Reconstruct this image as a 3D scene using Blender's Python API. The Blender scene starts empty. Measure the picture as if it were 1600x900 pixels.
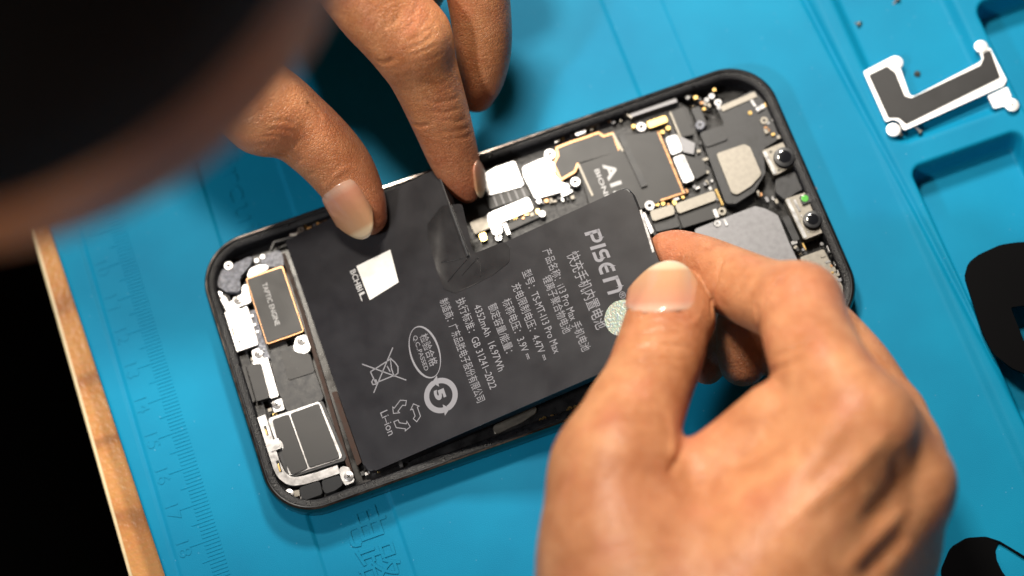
import bpy, bmesh, math, random
import numpy as np
from mathutils import Vector, Matrix
from mathutils.bvhtree import BVHTree

random.seed(7); RNG = np.random.default_rng(7)
SC = bpy.context.scene
COL = SC.collection
# 1 Blender unit = 1 cm; x runs along the phone towards its camera end, y across it, z up; z = 0 is the top of the mat
# ------------------------------------------------------------------ camera
FPX = 2804.897
AX = np.array([-3.40349953, 0.594504613, 0.00621837408]); TV = np.array([0.411993473, 0.0684176371, 47.5216056])
def _rot(w):
    th = np.linalg.norm(w); k = w/th
    K = np.array([[0,-k[2],k[1]],[k[2],0,-k[0]],[-k[1],k[0],0]])
    return np.eye(3)+math.sin(th)*K+(1-math.cos(th))*K@K
RC = _rot(AX); CC = -RC.T@TV
cam_d = bpy.data.cameras.new('camera'); cam = bpy.data.objects.new('camera', cam_d); COL.objects.link(cam)
M3 = np.stack([RC[0], -RC[1], -RC[2]], 1)
M4 = np.eye(4); M4[:3,:3] = M3; M4[:3,3] = CC
cam.matrix_world = Matrix(M4.tolist())
cam_d.sensor_width = 36; cam_d.lens = 36*FPX/1600
cam_d.clip_start = 0.5; cam_d.clip_end = 2000
cam_d.dof.use_dof = True; cam_d.dof.focus_distance = 45.4; cam_d.dof.aperture_fstop = 0.048
SC.camera = cam
# ------------------------------------------------------------------ world, lamps, exposure
w = bpy.data.worlds.new('World'); SC.world = w; w.use_nodes = True
bg = w.node_tree.nodes['Background']; bg.inputs[0].default_value = (1.0, 0.80, 0.60, 1); bg.inputs[1].default_value = 0.05
def lamp(name, loc, tgt, size, power, col, sy=None):
    d = bpy.data.lights.new(name, 'AREA'); d.shape = 'RECTANGLE'; d.size = size; d.size_y = sy or size
    d.energy = power; d.color = col
    o = bpy.data.objects.new(name, d); COL.objects.link(o); o.location = loc
    o.rotation_euler = (Vector(tgt)-Vector(loc)).to_track_quat('-Z', 'Y').to_euler(); return o
lamp('overhead_lamp', (-2, 25, 53), (0, 0, 0), 9, 28000, (1.0, 0.91, 0.78), 7)
lamp('back_lamp', (16, 44, 46), (0, 0, 0), 8, 43000, (1.0, 0.93, 0.83))
lamp('side_lamp', (-44, -16, 55), (0, 0, 0), 6, 21000, (1.0, 0.97, 0.94))
SC.view_settings.view_transform = 'Standard'; SC.view_settings.look = 'None'
SC.view_settings.exposure = 0.18; SC.view_settings.gamma = 1.0
SC.render.engine = 'CYCLES'
SC.cycles.use_denoising = True

# ------------------------------------------------------------------ helpers
def at(px, py, z=0.0):
    d = RC.T@np.array([(px-800)/FPX, (py-450)/FPX, 1.0])
    return CC + d*(z-CC[2])/d[2]
def at_plane(px, py, p0, n):
    d = RC.T@np.array([(px-800)/FPX, (py-450)/FPX, 1.0])
    return CC + d*(np.dot(p0-CC, n)/np.dot(d, n))
def ray(px, py):
    d = RC.T@np.array([(px-800)/FPX, (py-450)/FPX, 1.0])
    return Vector(CC), Vector(d/np.linalg.norm(d))
def link(name, me, mat=None, parent=None):
    o = bpy.data.objects.new(name, me); COL.objects.link(o)
    if mat is not None:
        me.materials.clear(); me.materials.append(mat)
    if parent is not None: o.parent = parent
    return o
def empty(name, loc=(0,0,0)):
    o = bpy.data.objects.new(name, None); COL.objects.link(o); o.empty_display_size = 1; o.location = loc
    return o
def tag(o, label=None, cat=None, group=None, kind=None):
    if label: o['label'] = label
    if cat: o['category'] = cat
    if group: o['group'] = group
    if kind: o['kind'] = kind
    return o
def keep(o, parent):           # parent without moving the child
    o.parent = parent; o.matrix_parent_inverse = Matrix.Translation(-Vector(parent.location)); return o
def bm_mesh(bm, name, smooth=False, flat=False):
    bmesh.ops.recalc_face_normals(bm, faces=bm.faces[:])
    if flat:                                   # smooth sides and bevels, true flat tops
        for f in bm.faces: f.smooth = True
        for e in bm.edges:
            if len(e.link_faces) == 2:
                a, b = e.link_faces; fa, fb = abs(a.normal.z) > .9995, abs(b.normal.z) > .9995
                if fa != fb or a.normal.angle(b.normal, 0) > .7: e.smooth = False
    me = bpy.data.meshes.new(name); bm.to_mesh(me); bm.free()
    if smooth:
        me.polygons.foreach_set('use_smooth', [True]*len(me.polygons))
    return me
def smooth_angle(me, ang=35):
    me.polygons.foreach_set('use_smooth', [True]*len(me.polygons))
    try: me.set_sharp_from_angle(angle=math.radians(ang))
    except Exception: pass
def round_poly(pts, r, seg=4):
    out = []; n = len(pts)
    rs = r if isinstance(r, (list, tuple)) else [r]*n
    for i in range(n):
        p0 = np.array(pts[i-1][:2], float); p = np.array(pts[i][:2], float); p2 = np.array(pts[(i+1) % n][:2], float)
        a = p0-p; b = p2-p; la = np.linalg.norm(a); lb = np.linalg.norm(b)
        if rs[i] <= 1e-6 or la < 1e-6 or lb < 1e-6: out.append(p); continue
        a /= la; b /= lb
        c = max(-0.9999, min(0.9999, float(a@b))); half = math.acos(c)/2
        t = min(rs[i]/math.tan(half), la*0.48, lb*0.48)
        for k in range(seg+1):
            u = k/seg
            q = p + a*t*(1-u)**2 + b*t*u**2
            out.append(q)
    return out
def prism(bm, pts, z0, z1, bev=0.0, seg=2):
    vb = [bm.verts.new((p[0], p[1], z0)) for p in pts]
    vt = [bm.verts.new((p[0], p[1], z1)) for p in pts]
    n = len(pts); top = bm.faces.new(vt); bm.faces.new(vb[::-1])
    for i in range(n):
        j = (i+1) % n; bm.faces.new((vb[i], vb[j], vt[j], vt[i]))
    if bev > 0:
        bmesh.ops.bevel(bm, geom=list(top.edges), offset=bev, segments=seg, profile=0.6, affect='EDGES', clamp_overlap=True)
def plate(name, pts, z0, z1, mat, parent=None, r=0.03, bev=0.012, px=True, seg=4, label=None):
    w_ = [at(p[0], p[1], z1)[:2] for p in pts] if px else pts
    bm = bmesh.new(); prism(bm, round_poly(w_, r, seg), z0, z1, bev)
    me = bm_mesh(bm, name, flat=True)
    o = link(name, me, mat, parent)
    if label: o['label'] = label
    return o
def rect(name, a, b, z0, z1, mat, parent=None, r=0.03, bev=0.012, label=None):
    A = at(a[0], a[1], z1); B = at(b[0], b[1], z1)
    x0, x1 = sorted((A[0], B[0])); y0, y1 = sorted((A[1], B[1]))
    return plate(name, [(x0,y0),(x1,y0),(x1,y1),(x0,y1)], z0, z1, mat, parent, r, bev, px=False, label=label)
def stroke_pts(pts, wd, closed=False):
    P = [np.array(p[:2], float) for p in pts]; n = len(P); L = []; R_ = []
    for i in range(n):
        if closed: a = P[i]-P[i-1]; b = P[(i+1) % n]-P[i]
        else:
            a = P[i]-P[i-1] if i else P[1]-P[0]; b = P[i+1]-P[i] if i < n-1 else P[i]-P[i-1]
        a = a/max(1e-9, np.linalg.norm(a)); b = b/max(1e-9, np.linalg.norm(b))
        na = np.array([-a[1], a[0]]); nb = np.array([-b[1], b[0]]); m = na+nb; lm = np.linalg.norm(m)
        m = m/lm if lm > 1e-6 else na
        k = min(1/max(0.35, float(m@na)), 2.2)
        wi = wd[i] if isinstance(wd, (list, tuple)) else wd
        L.append(P[i]+m*wi/2*k); R_.append(P[i]-m*wi/2*k)
    return L, R_
def stroke(bm, pts, wd, z0, z1, closed=False, fn=None):
    L, R_ = stroke_pts(pts, wd, closed); n = len(L)
    f = fn or (lambda p, z: (p[0], p[1], z))
    lt = [bm.verts.new(f(p, z1)) for p in L]; rt = [bm.verts.new(f(p, z1)) for p in R_]
    if z0 is None:
        for i in range(n if closed else n-1):
            j = (i+1) % n; bm.faces.new((lt[i], rt[i], rt[j], lt[j]))
        return
    lb = [bm.verts.new(f(p, z0)) for p in L]; rb = [bm.verts.new(f(p, z0)) for p in R_]
    for i in range(n if closed else n-1):
        j = (i+1) % n
        bm.faces.new((lt[i], rt[i], rt[j], lt[j])); bm.faces.new((lb[i], lt[i], lt[j], lb[j]))
        bm.faces.new((rt[i], rb[i], rb[j], rt[j]))
    if not closed:
        bm.faces.new((lt[0], lb[0], rb[0], rt[0])); bm.faces.new((lt[-1], rt[-1], rb[-1], lb[-1]))
def strip(name, pts, wd, z0, z1, mat, parent=None, closed=False, smooth_path=False):
    w_ = [at(p[0], p[1], z1)[:2] for p in pts]
    if smooth_path: w_ = round_poly([tuple(q) for q in w_], [0]+[0.5]*(len(w_)-2)+[0], 6)
    bm = bmesh.new(); stroke(bm, w_, wd, z0, z1, closed)
    return link(name, bm_mesh(bm, name), mat, parent)
def cyl(bm, c, r, z0, z1, n=20, bev=0.0):
    pts = [(c[0]+r*math.cos(2*math.pi*i/n), c[1]+r*math.sin(2*math.pi*i/n)) for i in range(n)]
    prism(bm, pts, z0, z1, bev)
def text_mesh(s, bold=0.0, extrude=0.0):
    cu = bpy.data.curves.new('t', 'FONT'); cu.body = s; cu.size = 1; cu.offset = bold; cu.extrude = extrude; cu.resolution_u = 3
    o = bpy.data.objects.new('t', cu); COL.objects.link(o)
    dg = bpy.context.evaluated_depsgraph_get(); dg.update()
    me = bpy.data.meshes.new_from_object(o.evaluated_get(dg))
    bpy.data.objects.remove(o); bpy.data.curves.remove(cu); me.materials.clear()
    return me
def put_text(name, s, p0, p1, up, height, mat, parent, lift=0.0, bold=0.0, extrude=0.0, keepw=False, split=False):
    """text whose baseline runs p0->p1 (3-D points), letters rising along 'up'; cap height = height"""
    me = text_mesh(s, bold, extrude)
    n = len(me.vertices); co = np.empty(n*3, np.float32); me.vertices.foreach_get('co', co); co = co.reshape(-1, 3)
    p0 = np.array(p0, float); d = np.array(p1, float)-p0; ln = np.linalg.norm(d); d /= ln
    up = np.array(up, float); up -= d*(up@d); up /= np.linalg.norm(up)
    nn = np.cross(d, up)
    x0, x1 = co[:,0].min(), co[:,0].max(); sx = ln/(x1-x0); sy = height/0.72
    if keepw: sx = sy
    q = p0 + np.outer((co[:,0]-x0)*sx, d) + np.outer(co[:,1]*sy, up) + np.outer(co[:,2] + lift, nn)
    me.vertices.foreach_set('co', q.astype(np.float32).ravel()); me.update(); me.name = name
    run = (co[:,0]-x0)*sx; ed = np.empty(len(me.edges)*2, np.int32); me.edges.foreach_get('vertices', ed); iv = np.sort(run[ed.reshape(-1, 2)], 1); iv = iv[np.argsort(iv[:, 0])]
    gaps = []; hi_ = iv[0, 1]
    for a, b in iv:
        if a-hi_ > 0.62*height: gaps.append((a+hi_)/2)
        hi_ = max(hi_, b)
    if not split or not gaps: return link(name, me, mat, parent)
    cuts = [-1]+gaps+[1e9]; out = []
    for a, b in zip(cuts[:-1], cuts[1:]):          # words far apart become pieces of their own
        bm = bmesh.new(); bm.from_mesh(me); bm.verts.ensure_lookup_table()
        bmesh.ops.delete(bm, geom=[v for v, r in zip(bm.verts[:], run) if not a < r < b], context='VERTS')
        m2 = bpy.data.meshes.new(name); bm.to_mesh(m2); bm.free(); out.append(link(name, m2, mat, parent))
    return out

# ------------------------------------------------------------------ materials
MATS = {}
def nmat(name, col, rough=0.5, metal=0.0, spec=0.5, bump=None, var=None, coat=0.0, **kw):
    m = bpy.data.materials.new(name); m.use_nodes = True; nt = m.node_tree; b = nt.nodes['Principled BSDF']
    b.inputs['Base Color'].default_value = (*col, 1); b.inputs['Roughness'].default_value = rough
    b.inputs['Metallic'].default_value = metal; b.inputs['Specular IOR Level'].default_value = spec
    if coat: b.inputs['Coat Weight'].default_value = coat; b.inputs['Coat Roughness'].default_value = 0.12
    tc = nt.nodes.new('ShaderNodeTexCoord')
    if bump:
        nz = nt.nodes.new('ShaderNodeTexNoise'); nz.inputs['Scale'].default_value = bump[0]; nz.inputs['Detail'].default_value = 4
        nt.links.new(tc.outputs['Object'], nz.inputs['Vector'])
        bp = nt.nodes.new('ShaderNodeBump'); bp.inputs['Strength'].default_value = bump[1]; bp.inputs['Distance'].default_value = bump[2]
        nt.links.new(nz.outputs['Fac'], bp.inputs['Height']); nt.links.new(bp.outputs['Normal'], b.inputs['Normal'])
    if var:
        n2 = nt.nodes.new('ShaderNodeTexNoise'); n2.inputs['Scale'].default_value = var[0]; n2.inputs['Detail'].default_value = 5
        nt.links.new(tc.outputs['Object'], n2.inputs['Vector'])
        mp = nt.nodes.new('ShaderNodeMapRange'); mp.inputs[1].default_value = 0.3; mp.inputs[2].default_value = 0.7
        mp.inputs[3].default_value = 1-var[1]; mp.inputs[4].default_value = 1+var[1]
        nt.links.new(n2.outputs['Fac'], mp.inputs[0])
        mx = nt.nodes.new('ShaderNodeVectorMath'); mx.operation = 'SCALE'; mx.inputs[0].default_value = col
        nt.links.new(mp.outputs[0], mx.inputs['Scale']); nt.links.new(mx.outputs[0], b.inputs['Base Color'])
        mr = nt.nodes.new('ShaderNodeMapRange'); mr.inputs[1].default_value = 0.3; mr.inputs[2].default_value = 0.7
        mr.inputs[3].default_value = max(0.02, rough-var[1]*0.35); mr.inputs[4].default_value = min(1, rough+var[1]*0.35)
        nt.links.new(n2.outputs['Fac'], mr.inputs[0]); nt.links.new(mr.outputs[0], b.inputs['Roughness'])
    MATS[name] = m; return m
BLACK = nmat('black_plastic', (0.014, 0.015, 0.018), 0.42, bump=(60, 0.15, 0.02), var=(6, 0.25))
FLANGE = nmat('flange_plastic', (0.007, 0.0075, 0.0095), 0.36, spec=.28, bump=(28, 0.6, 0.03), var=(9, 0.35))
DARK = nmat('tray_black', (0.010, 0.010, 0.011), 0.3, var=(3, 0.3))
GRAPH = nmat('graphite_film', (0.013, 0.013, 0.0145), 0.46, bump=(90, 0.06, 0.01), var=(2, 0.08))
PCB = nmat('board_black', (0.018, 0.018, 0.020), 0.5, bump=(40, 0.3, 0.02), var=(14, 0.5))
FOAM = nmat('foam_black', (0.020, 0.021, 0.023), 0.85, bump=(70, 0.5, 0.02), var=(12, 0.3))
STEEL = nmat('bright_steel', (0.42, 0.42, 0.43), 0.34, 1.0, bump=(80, 0.1, 0.01), var=(6, 0.18))
NICKEL = nmat('bright_nickel', (0.93, 0.93, 0.93), 0.55, 1.0, bump=(60, 0.08, 0.01))
SCREW = nmat('screw_steel', (0.50, 0.50, 0.51), 0.30, 1.0, var=(30, 0.1))
GREYM = nmat('grey_metal', (0.17, 0.17, 0.18), 0.5, 1.0, bump=(120, 0.15, 0.01), var=(7, 0.15))
BEIGE = nmat('beige_metal', (0.22, 0.205, 0.18), 0.48, 1.0, bump=(120, 0.15, 0.01), var=(9, 0.12))
GOLD = nmat('gold_contact', (0.85, 0.58, 0.22), 0.3, 1.0)
COPPER = nmat('copper_edge', (0.42, 0.23, 0.12), 0.32, 1.0, var=(20, 0.2))
FRAME = nmat('graphite_steel', (0.11, 0.095, 0.085), 0.16, 1.0, var=(3, 0.1))
CLEAR = nmat('milky_film', (0.22, 0.23, 0.27), 0.22, bump=(7, 0.8, 0.12), var=(8, 0.4), coat=0.5)
WHITE = nmat('white_label', (0.80, 0.80, 0.78), 0.5, var=(9, 0.04))
INK = nmat('print_grey', (0.21, 0.21, 0.235), 0.5)
INKW = nmat('print_pale', (0.50, 0.50, 0.51), 0.5)
GLASSB = nmat('lens_glass', (0.006, 0.007, 0.010), 0.06, spec=0.8, coat=1.0)
GREEN = nmat('green_coating', (0.10, 0.42, 0.07), 0.25, coat=0.6)
BATT = nmat('battery_film', (0.0095, 0.0095, 0.013), 0.36, bump=(1.1, 0.05, 0.06), var=(1.5, 0.10), spec=0.5)
TAPE = nmat('tape_film', (0.011, 0.011, 0.013), 0.30, bump=(1.5, 0.08, 0.08), var=(2, 0.1))
BROWN = nmat('brown_adhesive', (0.030, 0.013, 0.008), 0.5, spec=.2, var=(6, 0.3))
BLACKV = nmat('black_sheet', (0.0015, 0.0015, 0.002), 0.4, spec=0.08)
# ------------------------------------------------------------------ the setting: floor, table, mat
FLOORM = nmat('floor_dark', (0.0015, 0.0017, 0.0025), 0.9, spec=.1, var=(0.05, 0.4))
bm = bmesh.new(); prism(bm, [(-160,-160),(160,-160),(160,160),(-160,160)], -78, -75)
tag(link('floor', bm_mesh(bm, 'floor'), FLOORM), kind='structure')

def wood_mat():
    m = bpy.data.materials.new('table_wood'); m.use_nodes = True; nt = m.node_tree; b = nt.nodes['Principled BSDF']
    tc = nt.nodes.new('ShaderNodeTexCoord'); mp = nt.nodes.new('ShaderNodeMapping'); mp.inputs['Scale'].default_value = (0.6, 2.0, 1.5)
    mp.inputs['Rotation'].default_value = (0, 0, 0.12)
    nt.links.new(tc.outputs['Object'], mp.inputs[0])
    wv = nt.nodes.new('ShaderNodeTexWave'); wv.bands_direction = 'Y'; wv.inputs['Scale'].default_value = 0.075
    wv.inputs['Distortion'].default_value = 11; wv.inputs['Detail'].default_value = 3; wv.inputs['Detail Scale'].default_value = 0.8
    nt.links.new(mp.outputs[0], wv.inputs['Vector'])
    cr = nt.nodes.new('ShaderNodeValToRGB'); e = cr.color_ramp.elements
    e[0].position = 0.0; e[0].color = (0.36, 0.135, 0.034, 1); e[1].position = 0.12; e[1].color = (0.52, 0.215, 0.056, 1)
    e2 = cr.color_ramp.elements.new(0.85); e2.color = (0.58, 0.262, 0.076, 1)
    nt.links.new(wv.outputs['Fac'], cr.inputs[0])
    ns = nt.nodes.new('ShaderNodeTexNoise'); ns.inputs['Scale'].default_value = 1.0; ns.inputs['Detail'].default_value = 6
    mp2 = nt.nodes.new('ShaderNodeMapping'); mp2.inputs['Scale'].default_value = (4, 14, 4); nt.links.new(tc.outputs['Object'], mp2.inputs[0]); nt.links.new(mp2.outputs[0], ns.inputs['Vector'])
    mx = nt.nodes.new('ShaderNodeMix'); mx.data_type = 'RGBA'; mx.blend_type = 'MULTIPLY'; mx.inputs[0].default_value = 0.3
    nt.links.new(cr.outputs[0], mx.inputs[6]); nt.links.new(ns.outputs['Color'], mx.inputs[7]); nt.links.new(mx.outputs[2], b.inputs['Base Color'])
    vo = nt.nodes.new('ShaderNodeTexNoise'); vo.inputs['Scale'].default_value = 7; vo.inputs['Detail'].default_value = 2
    nt.links.new(tc.outputs['Object'], vo.inputs['Vector'])
    bp = nt.nodes.new('ShaderNodeBump'); bp.inputs['Strength'].default_value = 0.45; bp.inputs['Distance'].default_value = 0.05
    nt.links.new(vo.outputs['Fac'], bp.inputs['Height']); nt.links.new(bp.outputs['Normal'], b.inputs['Normal'])
    b.inputs['Roughness'].default_value = 0.38
    return m
WOOD = wood_mat(); BAND = nmat('edge_band', (0.62, 0.50, 0.30), 0.35, var=(3, 0.1))
ZT = -0.95
e1_ = at(62, 390, ZT); e2_ = at(207, 900, ZT)
def edge_x(y): return e1_[0] + (y-e1_[1])*(e2_[0]-e1_[0])/(e2_[1]-e1_[1])      # table's left edge, slightly askew to the mat
tbl = empty('wooden_table', (0, 0, ZT)); tag(tbl, 'light brown wood grain table with a pale edge band, under the blue mat', 'table')
def keepw(o, p): o.parent = p; o.matrix_parent_inverse = p.matrix_basis.inverted(); return o
bm = bmesh.new(); prism(bm, [(edge_x(-60), -60), (70, -60), (70, 60), (edge_x(60), 60)], ZT-2.5, ZT, 0.0)
me = bm_mesh(bm, 'tabletop'); smooth_angle(me); keepw(link('tabletop', me, WOOD), tbl)
bm = bmesh.new(); prism(bm, [(edge_x(-60)-0.09, -60), (edge_x(-60), -60), (edge_x(60), 60), (edge_x(60)-0.09, 60)], ZT-2.5, ZT-0.003, 0.03)
me = bm_mesh(bm, 'edge_band'); smooth_angle(me); keepw(link('edge_band', me, BAND), tbl)

# the blue silicone mat: one height field with steps, grooves and trays
def rbox(X, Y, x0, x1, y0, y1, r):
    cx, cy, hx, hy = (x0+x1)/2, (y0+y1)/2, (x1-x0)/2, (y1-y0)/2
    qx = np.abs(X-cx)-hx+r; qy = np.abs(Y-cy)-hy+r
    return np.hypot(np.maximum(qx, 0), np.maximum(qy, 0)) + np.minimum(np.maximum(qx, qy), 0) - r
def sst(d, wdt): t = np.clip(0.5-d/wdt, 0, 1); return t*t*(3-2*t)
MX0 = -11.40
def mat_height(X, Y):
    Z = np.zeros_like(X)
    Z -= 0.045*sst(np.abs(X+10.88)-0.035, 0.05)                       # thin border groove
    Z -= 0.07*sst(rbox(X, Y, -7.32, -5.18, -30, 30, 0.1), 0.07)       # sunken band with lettering
    Z -= 0.05*sst(rbox(X, Y, 4.75, 6.32, -30, 30, 0.1), 0.07)         # second band
    xa = 10.03 + (Y-5)*-0.055; Z -= 0.10*sst(np.abs(X-xa)-0.06, 0.16)  # groove beside the trays
    Z += 0.10*sst(rbox(X, Y, 10.2, 40, -40, 40, 0.2)+0.0, 0.3)
    for (a, b_, c, d_, dep, r, wl) in TRAYS:
        Z -= dep*sst(rbox(X, Y, a, b_, c, d_, r), wl)
    e = np.clip((X-MX0)/0.10, 0, 1); Z -= 0.10*(1-np.sqrt(1-(1-e)**2))
    return Z
pT1 = at(1427, 268, 0); pT1b = at(1588, 212, 0); pT0 = at(1298, 0, 0); pT0r = at(1478, 0, 0); pT0b = at(1400, 232, 0); pT2 = at(1540, 40, 0); pT2t = at(1520, 14, 0)
TRAYS = [(pT0[0]+0.12, pT0r[0]+0.05, pT0b[1]+0.1, 20, 0.22, 0.25, 0.35),
         (pT1[0], pT1b[0]+0.05, -20, pT1[1], 0.75, 0.22, 0.26),
         (pT2[0], 24, pT1b[1]+0.35, pT2t[1], 0.85, 0.3, 0.26)]
def mat_coords(lo, hi, a, b_, h, H): return np.unique(np.round(np.concatenate([np.arange(lo, a, H), np.arange(a, b_, h), np.arange(b_, hi+H, H)]), 5))
xs = np.concatenate([MX0+np.array([0, .004, .012, .025, .045, .07]), mat_coords(-11.3, 34, -11.3, 16, 0.05, 0.6)])
ys = mat_coords(-24, 26, -9, 9.5, 0.06, 0.6)
X, Y = np.meshgrid(xs, ys, indexing='ij'); Z = mat_height(X, Y)
X = X + (-0.039*(Y-0.3))*np.clip((-10.98-X)/0.25, 0, 1)      # the left edge runs slightly askew to the ruler
nx, ny = X.shape; idx = np.arange(nx*ny).reshape(nx, ny)
V = np.stack([X, Y, Z], -1).reshape(-1, 3)
Fq = np.stack([idx[:-1,:-1], idx[1:,:-1], idx[1:,1:], idx[:-1,1:]], -1).reshape(-1, 4)
nb = len(V)                                                           # skirt down to the table on the left side
sk = np.stack([X[0], Y[0], np.full(ny, ZT+0.002)], -1); V = np.concatenate([V, sk])
Fs = np.stack([idx[0,1:], nb+np.arange(1, ny), nb+np.arange(ny-1), idx[0,:-1]], -1)[:, ::-1]
def np_mesh(name, V, F, smooth=True):
    me = bpy.data.meshes.new(name); me.vertices.add(len(V)); me.vertices.foreach_set('co', np.asarray(V, np.float32).ravel())
    k = F.shape[1]; me.loops.add(F.size); me.loops.foreach_set('vertex_index', np.asarray(F, np.int32).ravel())
    me.polygons.add(len(F)); me.polygons.foreach_set('loop_start', np.arange(0, F.size, k, dtype=np.int32))
    me.polygons.foreach_set('use_smooth', np.full(len(F), smooth)); me.update(calc_edges=True); me.validate(); return me
def mat_mat():
    m = nmat('blue_silicone', (0.010, 0.235, 0.440), 0.56, spec=0.14); nt = m.node_tree; b = nt.nodes['Principled BSDF']
    tc = nt.nodes.new('ShaderNodeTexCoord')
    n1 = nt.nodes.new('ShaderNodeTexNoise'); n1.inputs['Scale'].default_value = 0.25; n1.inputs['Detail'].default_value = 6; nt.links.new(tc.outputs['Object'], n1.inputs['Vector'])
    cr = nt.nodes.new('ShaderNodeValToRGB'); e = cr.color_ramp.elements; e[0].position = .34; e[0].color = (0.0008, 0.178, 0.330, 1); e[1].position = .66; e[1].color = (0.0015, 0.225, 0.398, 1)
    nt.links.new(n1.outputs['Fac'], cr.inputs[0])
    vo = nt.nodes.new('ShaderNodeTexVoronoi'); vo.inputs['Scale'].default_value = 3.2; nt.links.new(tc.outputs['Object'], vo.inputs['Vector'])
    lt = nt.nodes.new('ShaderNodeMath'); lt.operation = 'LESS_THAN'; lt.inputs[1].default_value = 0.05; nt.links.new(vo.outputs['Distance'], lt.inputs[0])
    n3 = nt.nodes.new('ShaderNodeTexNoise'); n3.inputs['Scale'].default_value = 1.1; nt.links.new(tc.outputs['Object'], n3.inputs['Vector'])
    ml = nt.nodes.new('ShaderNodeMath'); ml.operation = 'MULTIPLY'; nt.links.new(lt.outputs[0], ml.inputs[0]); nt.links.new(n3.outputs['Fac'], ml.inputs[1])
    ml2 = nt.nodes.new('ShaderNodeMath'); ml2.operation = 'MULTIPLY'; ml2.inputs[1].default_value = 0.65; nt.links.new(ml.outputs[0], ml2.inputs[0])
    mx = nt.nodes.new('ShaderNodeMix'); mx.data_type = 'RGBA'; mx.inputs[7].default_value = (0.25, 0.45, 0.6, 1)   # dust specks
    nt.links.new(ml2.outputs[0], mx.inputs[0]); nt.links.new(cr.outputs[0], mx.inputs[6]); nt.links.new(mx.outputs[2], b.inputs['Base Color'])
    n2 = nt.nodes.new('ShaderNodeTexNoise'); n2.inputs['Scale'].default_value = 38; n2.inputs['Detail'].default_value = 3; nt.links.new(tc.outputs['Object'], n2.inputs['Vector'])
    bp = nt.nodes.new('ShaderNodeBump'); bp.inputs['Strength'].default_value = 0.30; bp.inputs['Distance'].default_value = 0.02
    nt.links.new(n2.outputs['Fac'], bp.inputs['Height']); nt.links.new(bp.outputs['Normal'], b.inputs['Normal'])
    return m
MATB = mat_mat()
mat_o = empty('repair_mat', (0, 0, 0)); tag(mat_o, 'blue silicone repair mat with embossed ruler, trays and lettering on the table', 'mat')
link('mat_sheet', np_mesh('mat_sheet', V, np.concatenate([Fq, Fs])), MATB, mat_o)
bm = bmesh.new()                                                      # ruler ticks, millimetre by millimetre
yc = {10: 4.57}
for k in range(0, 181):
    y = 4.57 - (k-50)*0.1007
    if not -9 < y < 9.4: continue
    ln = 0.78 if k % 10 == 0 else (0.60 if k % 5 == 0 else 0.42)
    a = -9.62 if k % 10 else -9.62
    prism(bm, [(-9.62-ln, y-0.018), (-9.62, y-0.018), (-9.62, y+0.018), (-9.62-ln, y+0.018)], -0.01, 0.013, 0.008, 1)
me = bm_mesh(bm, 'ruler_scale'); link('ruler_scale', me, MATB, mat_o)
for k in range(5, 20):
    y = 4.57 - (k-10)*1.007
    if not -8 < y < 9: continue
    put_text('ruler_number', str(k), (-10.72, y+0.22, 0), (-10.72, y-0.2 if k > 9 else y, 0), (1, 0, 0), 0.34, MATB, mat_o, lift=0.004, extrude=0.010)
put_text('embossed_lettering', 'Circuit', (-6.75, 7.4, -0.07), (-6.75, 3.75, -0.07), (1, 0, 0), 0.62, MATB, mat_o, lift=0.012, extrude=0.014)
put_text('embossed_lettering', '电路板', (-6.42, -4.05, -0.07), (-6.42, -7.1, -0.07), (1, 0, 0), 0.85, MATB, mat_o, lift=0.012, extrude=0.014)

# ------------------------------------------------------------------ the phone
L_, W_ = 16.08, 7.81
phone = empty('smartphone', (0, 0, 0)); tag(phone, 'opened dark grey smartphone without its screen, showing its circuit boards on the blue mat', 'phone')
def rr(d, R=1.32, seg=14):
    hx, hy = L_/2-d, W_/2-d; r = max(0.05, R-d); out = []
    for cx, cy, a0 in ((hx-r, hy-r, 0), (-hx+r, hy-r, 90), (-hx+r, -hy+r, 180), (hx-r, -hy+r, 270)):
        for k in range(seg+1):
            a = math.radians(a0+90*k/seg); out.append((cx+r*math.cos(a), cy+r*math.sin(a)))
    return out
def loft(name, prof, mat, parent):
    bm = bmesh.new(); rings = []
    for d, z in prof: rings.append([bm.verts.new((p[0], p[1], z)) for p in rr(d)])
    n = len(rings[0])
    for a, b in zip(rings[:-1], rings[1:]):
        for i in range(n):
            j = (i+1) % n; bm.faces.new((a[i], a[j], b[j], b[i]))
    me = bpy.data.meshes.new(name); bm.to_mesh(me); bm.free(); smooth_angle(me, 50)
    return link(name, me, mat, parent)
loft('frame', [(0.25, 0.012), (0.09, 0.015), (0.03, 0.05), (0.0, 0.13), (0.0, 0.62), (0.015, 0.69), (0.05, 0.735), (0.09, 0.735), (0.095, 0.66)], FRAME, phone)
loft('gasket', [(0.075, 0.66), (0.08, 0.725), (0.105, 0.742), (0.13, 0.73), (0.14, 0.68)], BLACK, phone)
loft('inner_flange', [(0.12, 0.66), (0.14, 0.70), (0.17, 0.70), (0.29, 0.67), (0.32, 0.645), (0.33, 0.16)], FLANGE, phone)
bm = bmesh.new(); prism(bm, rr(0.26), 0.10, 0.17); link('back_plate', bm_mesh(bm, 'back_plate'), DARK, phone)

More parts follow.
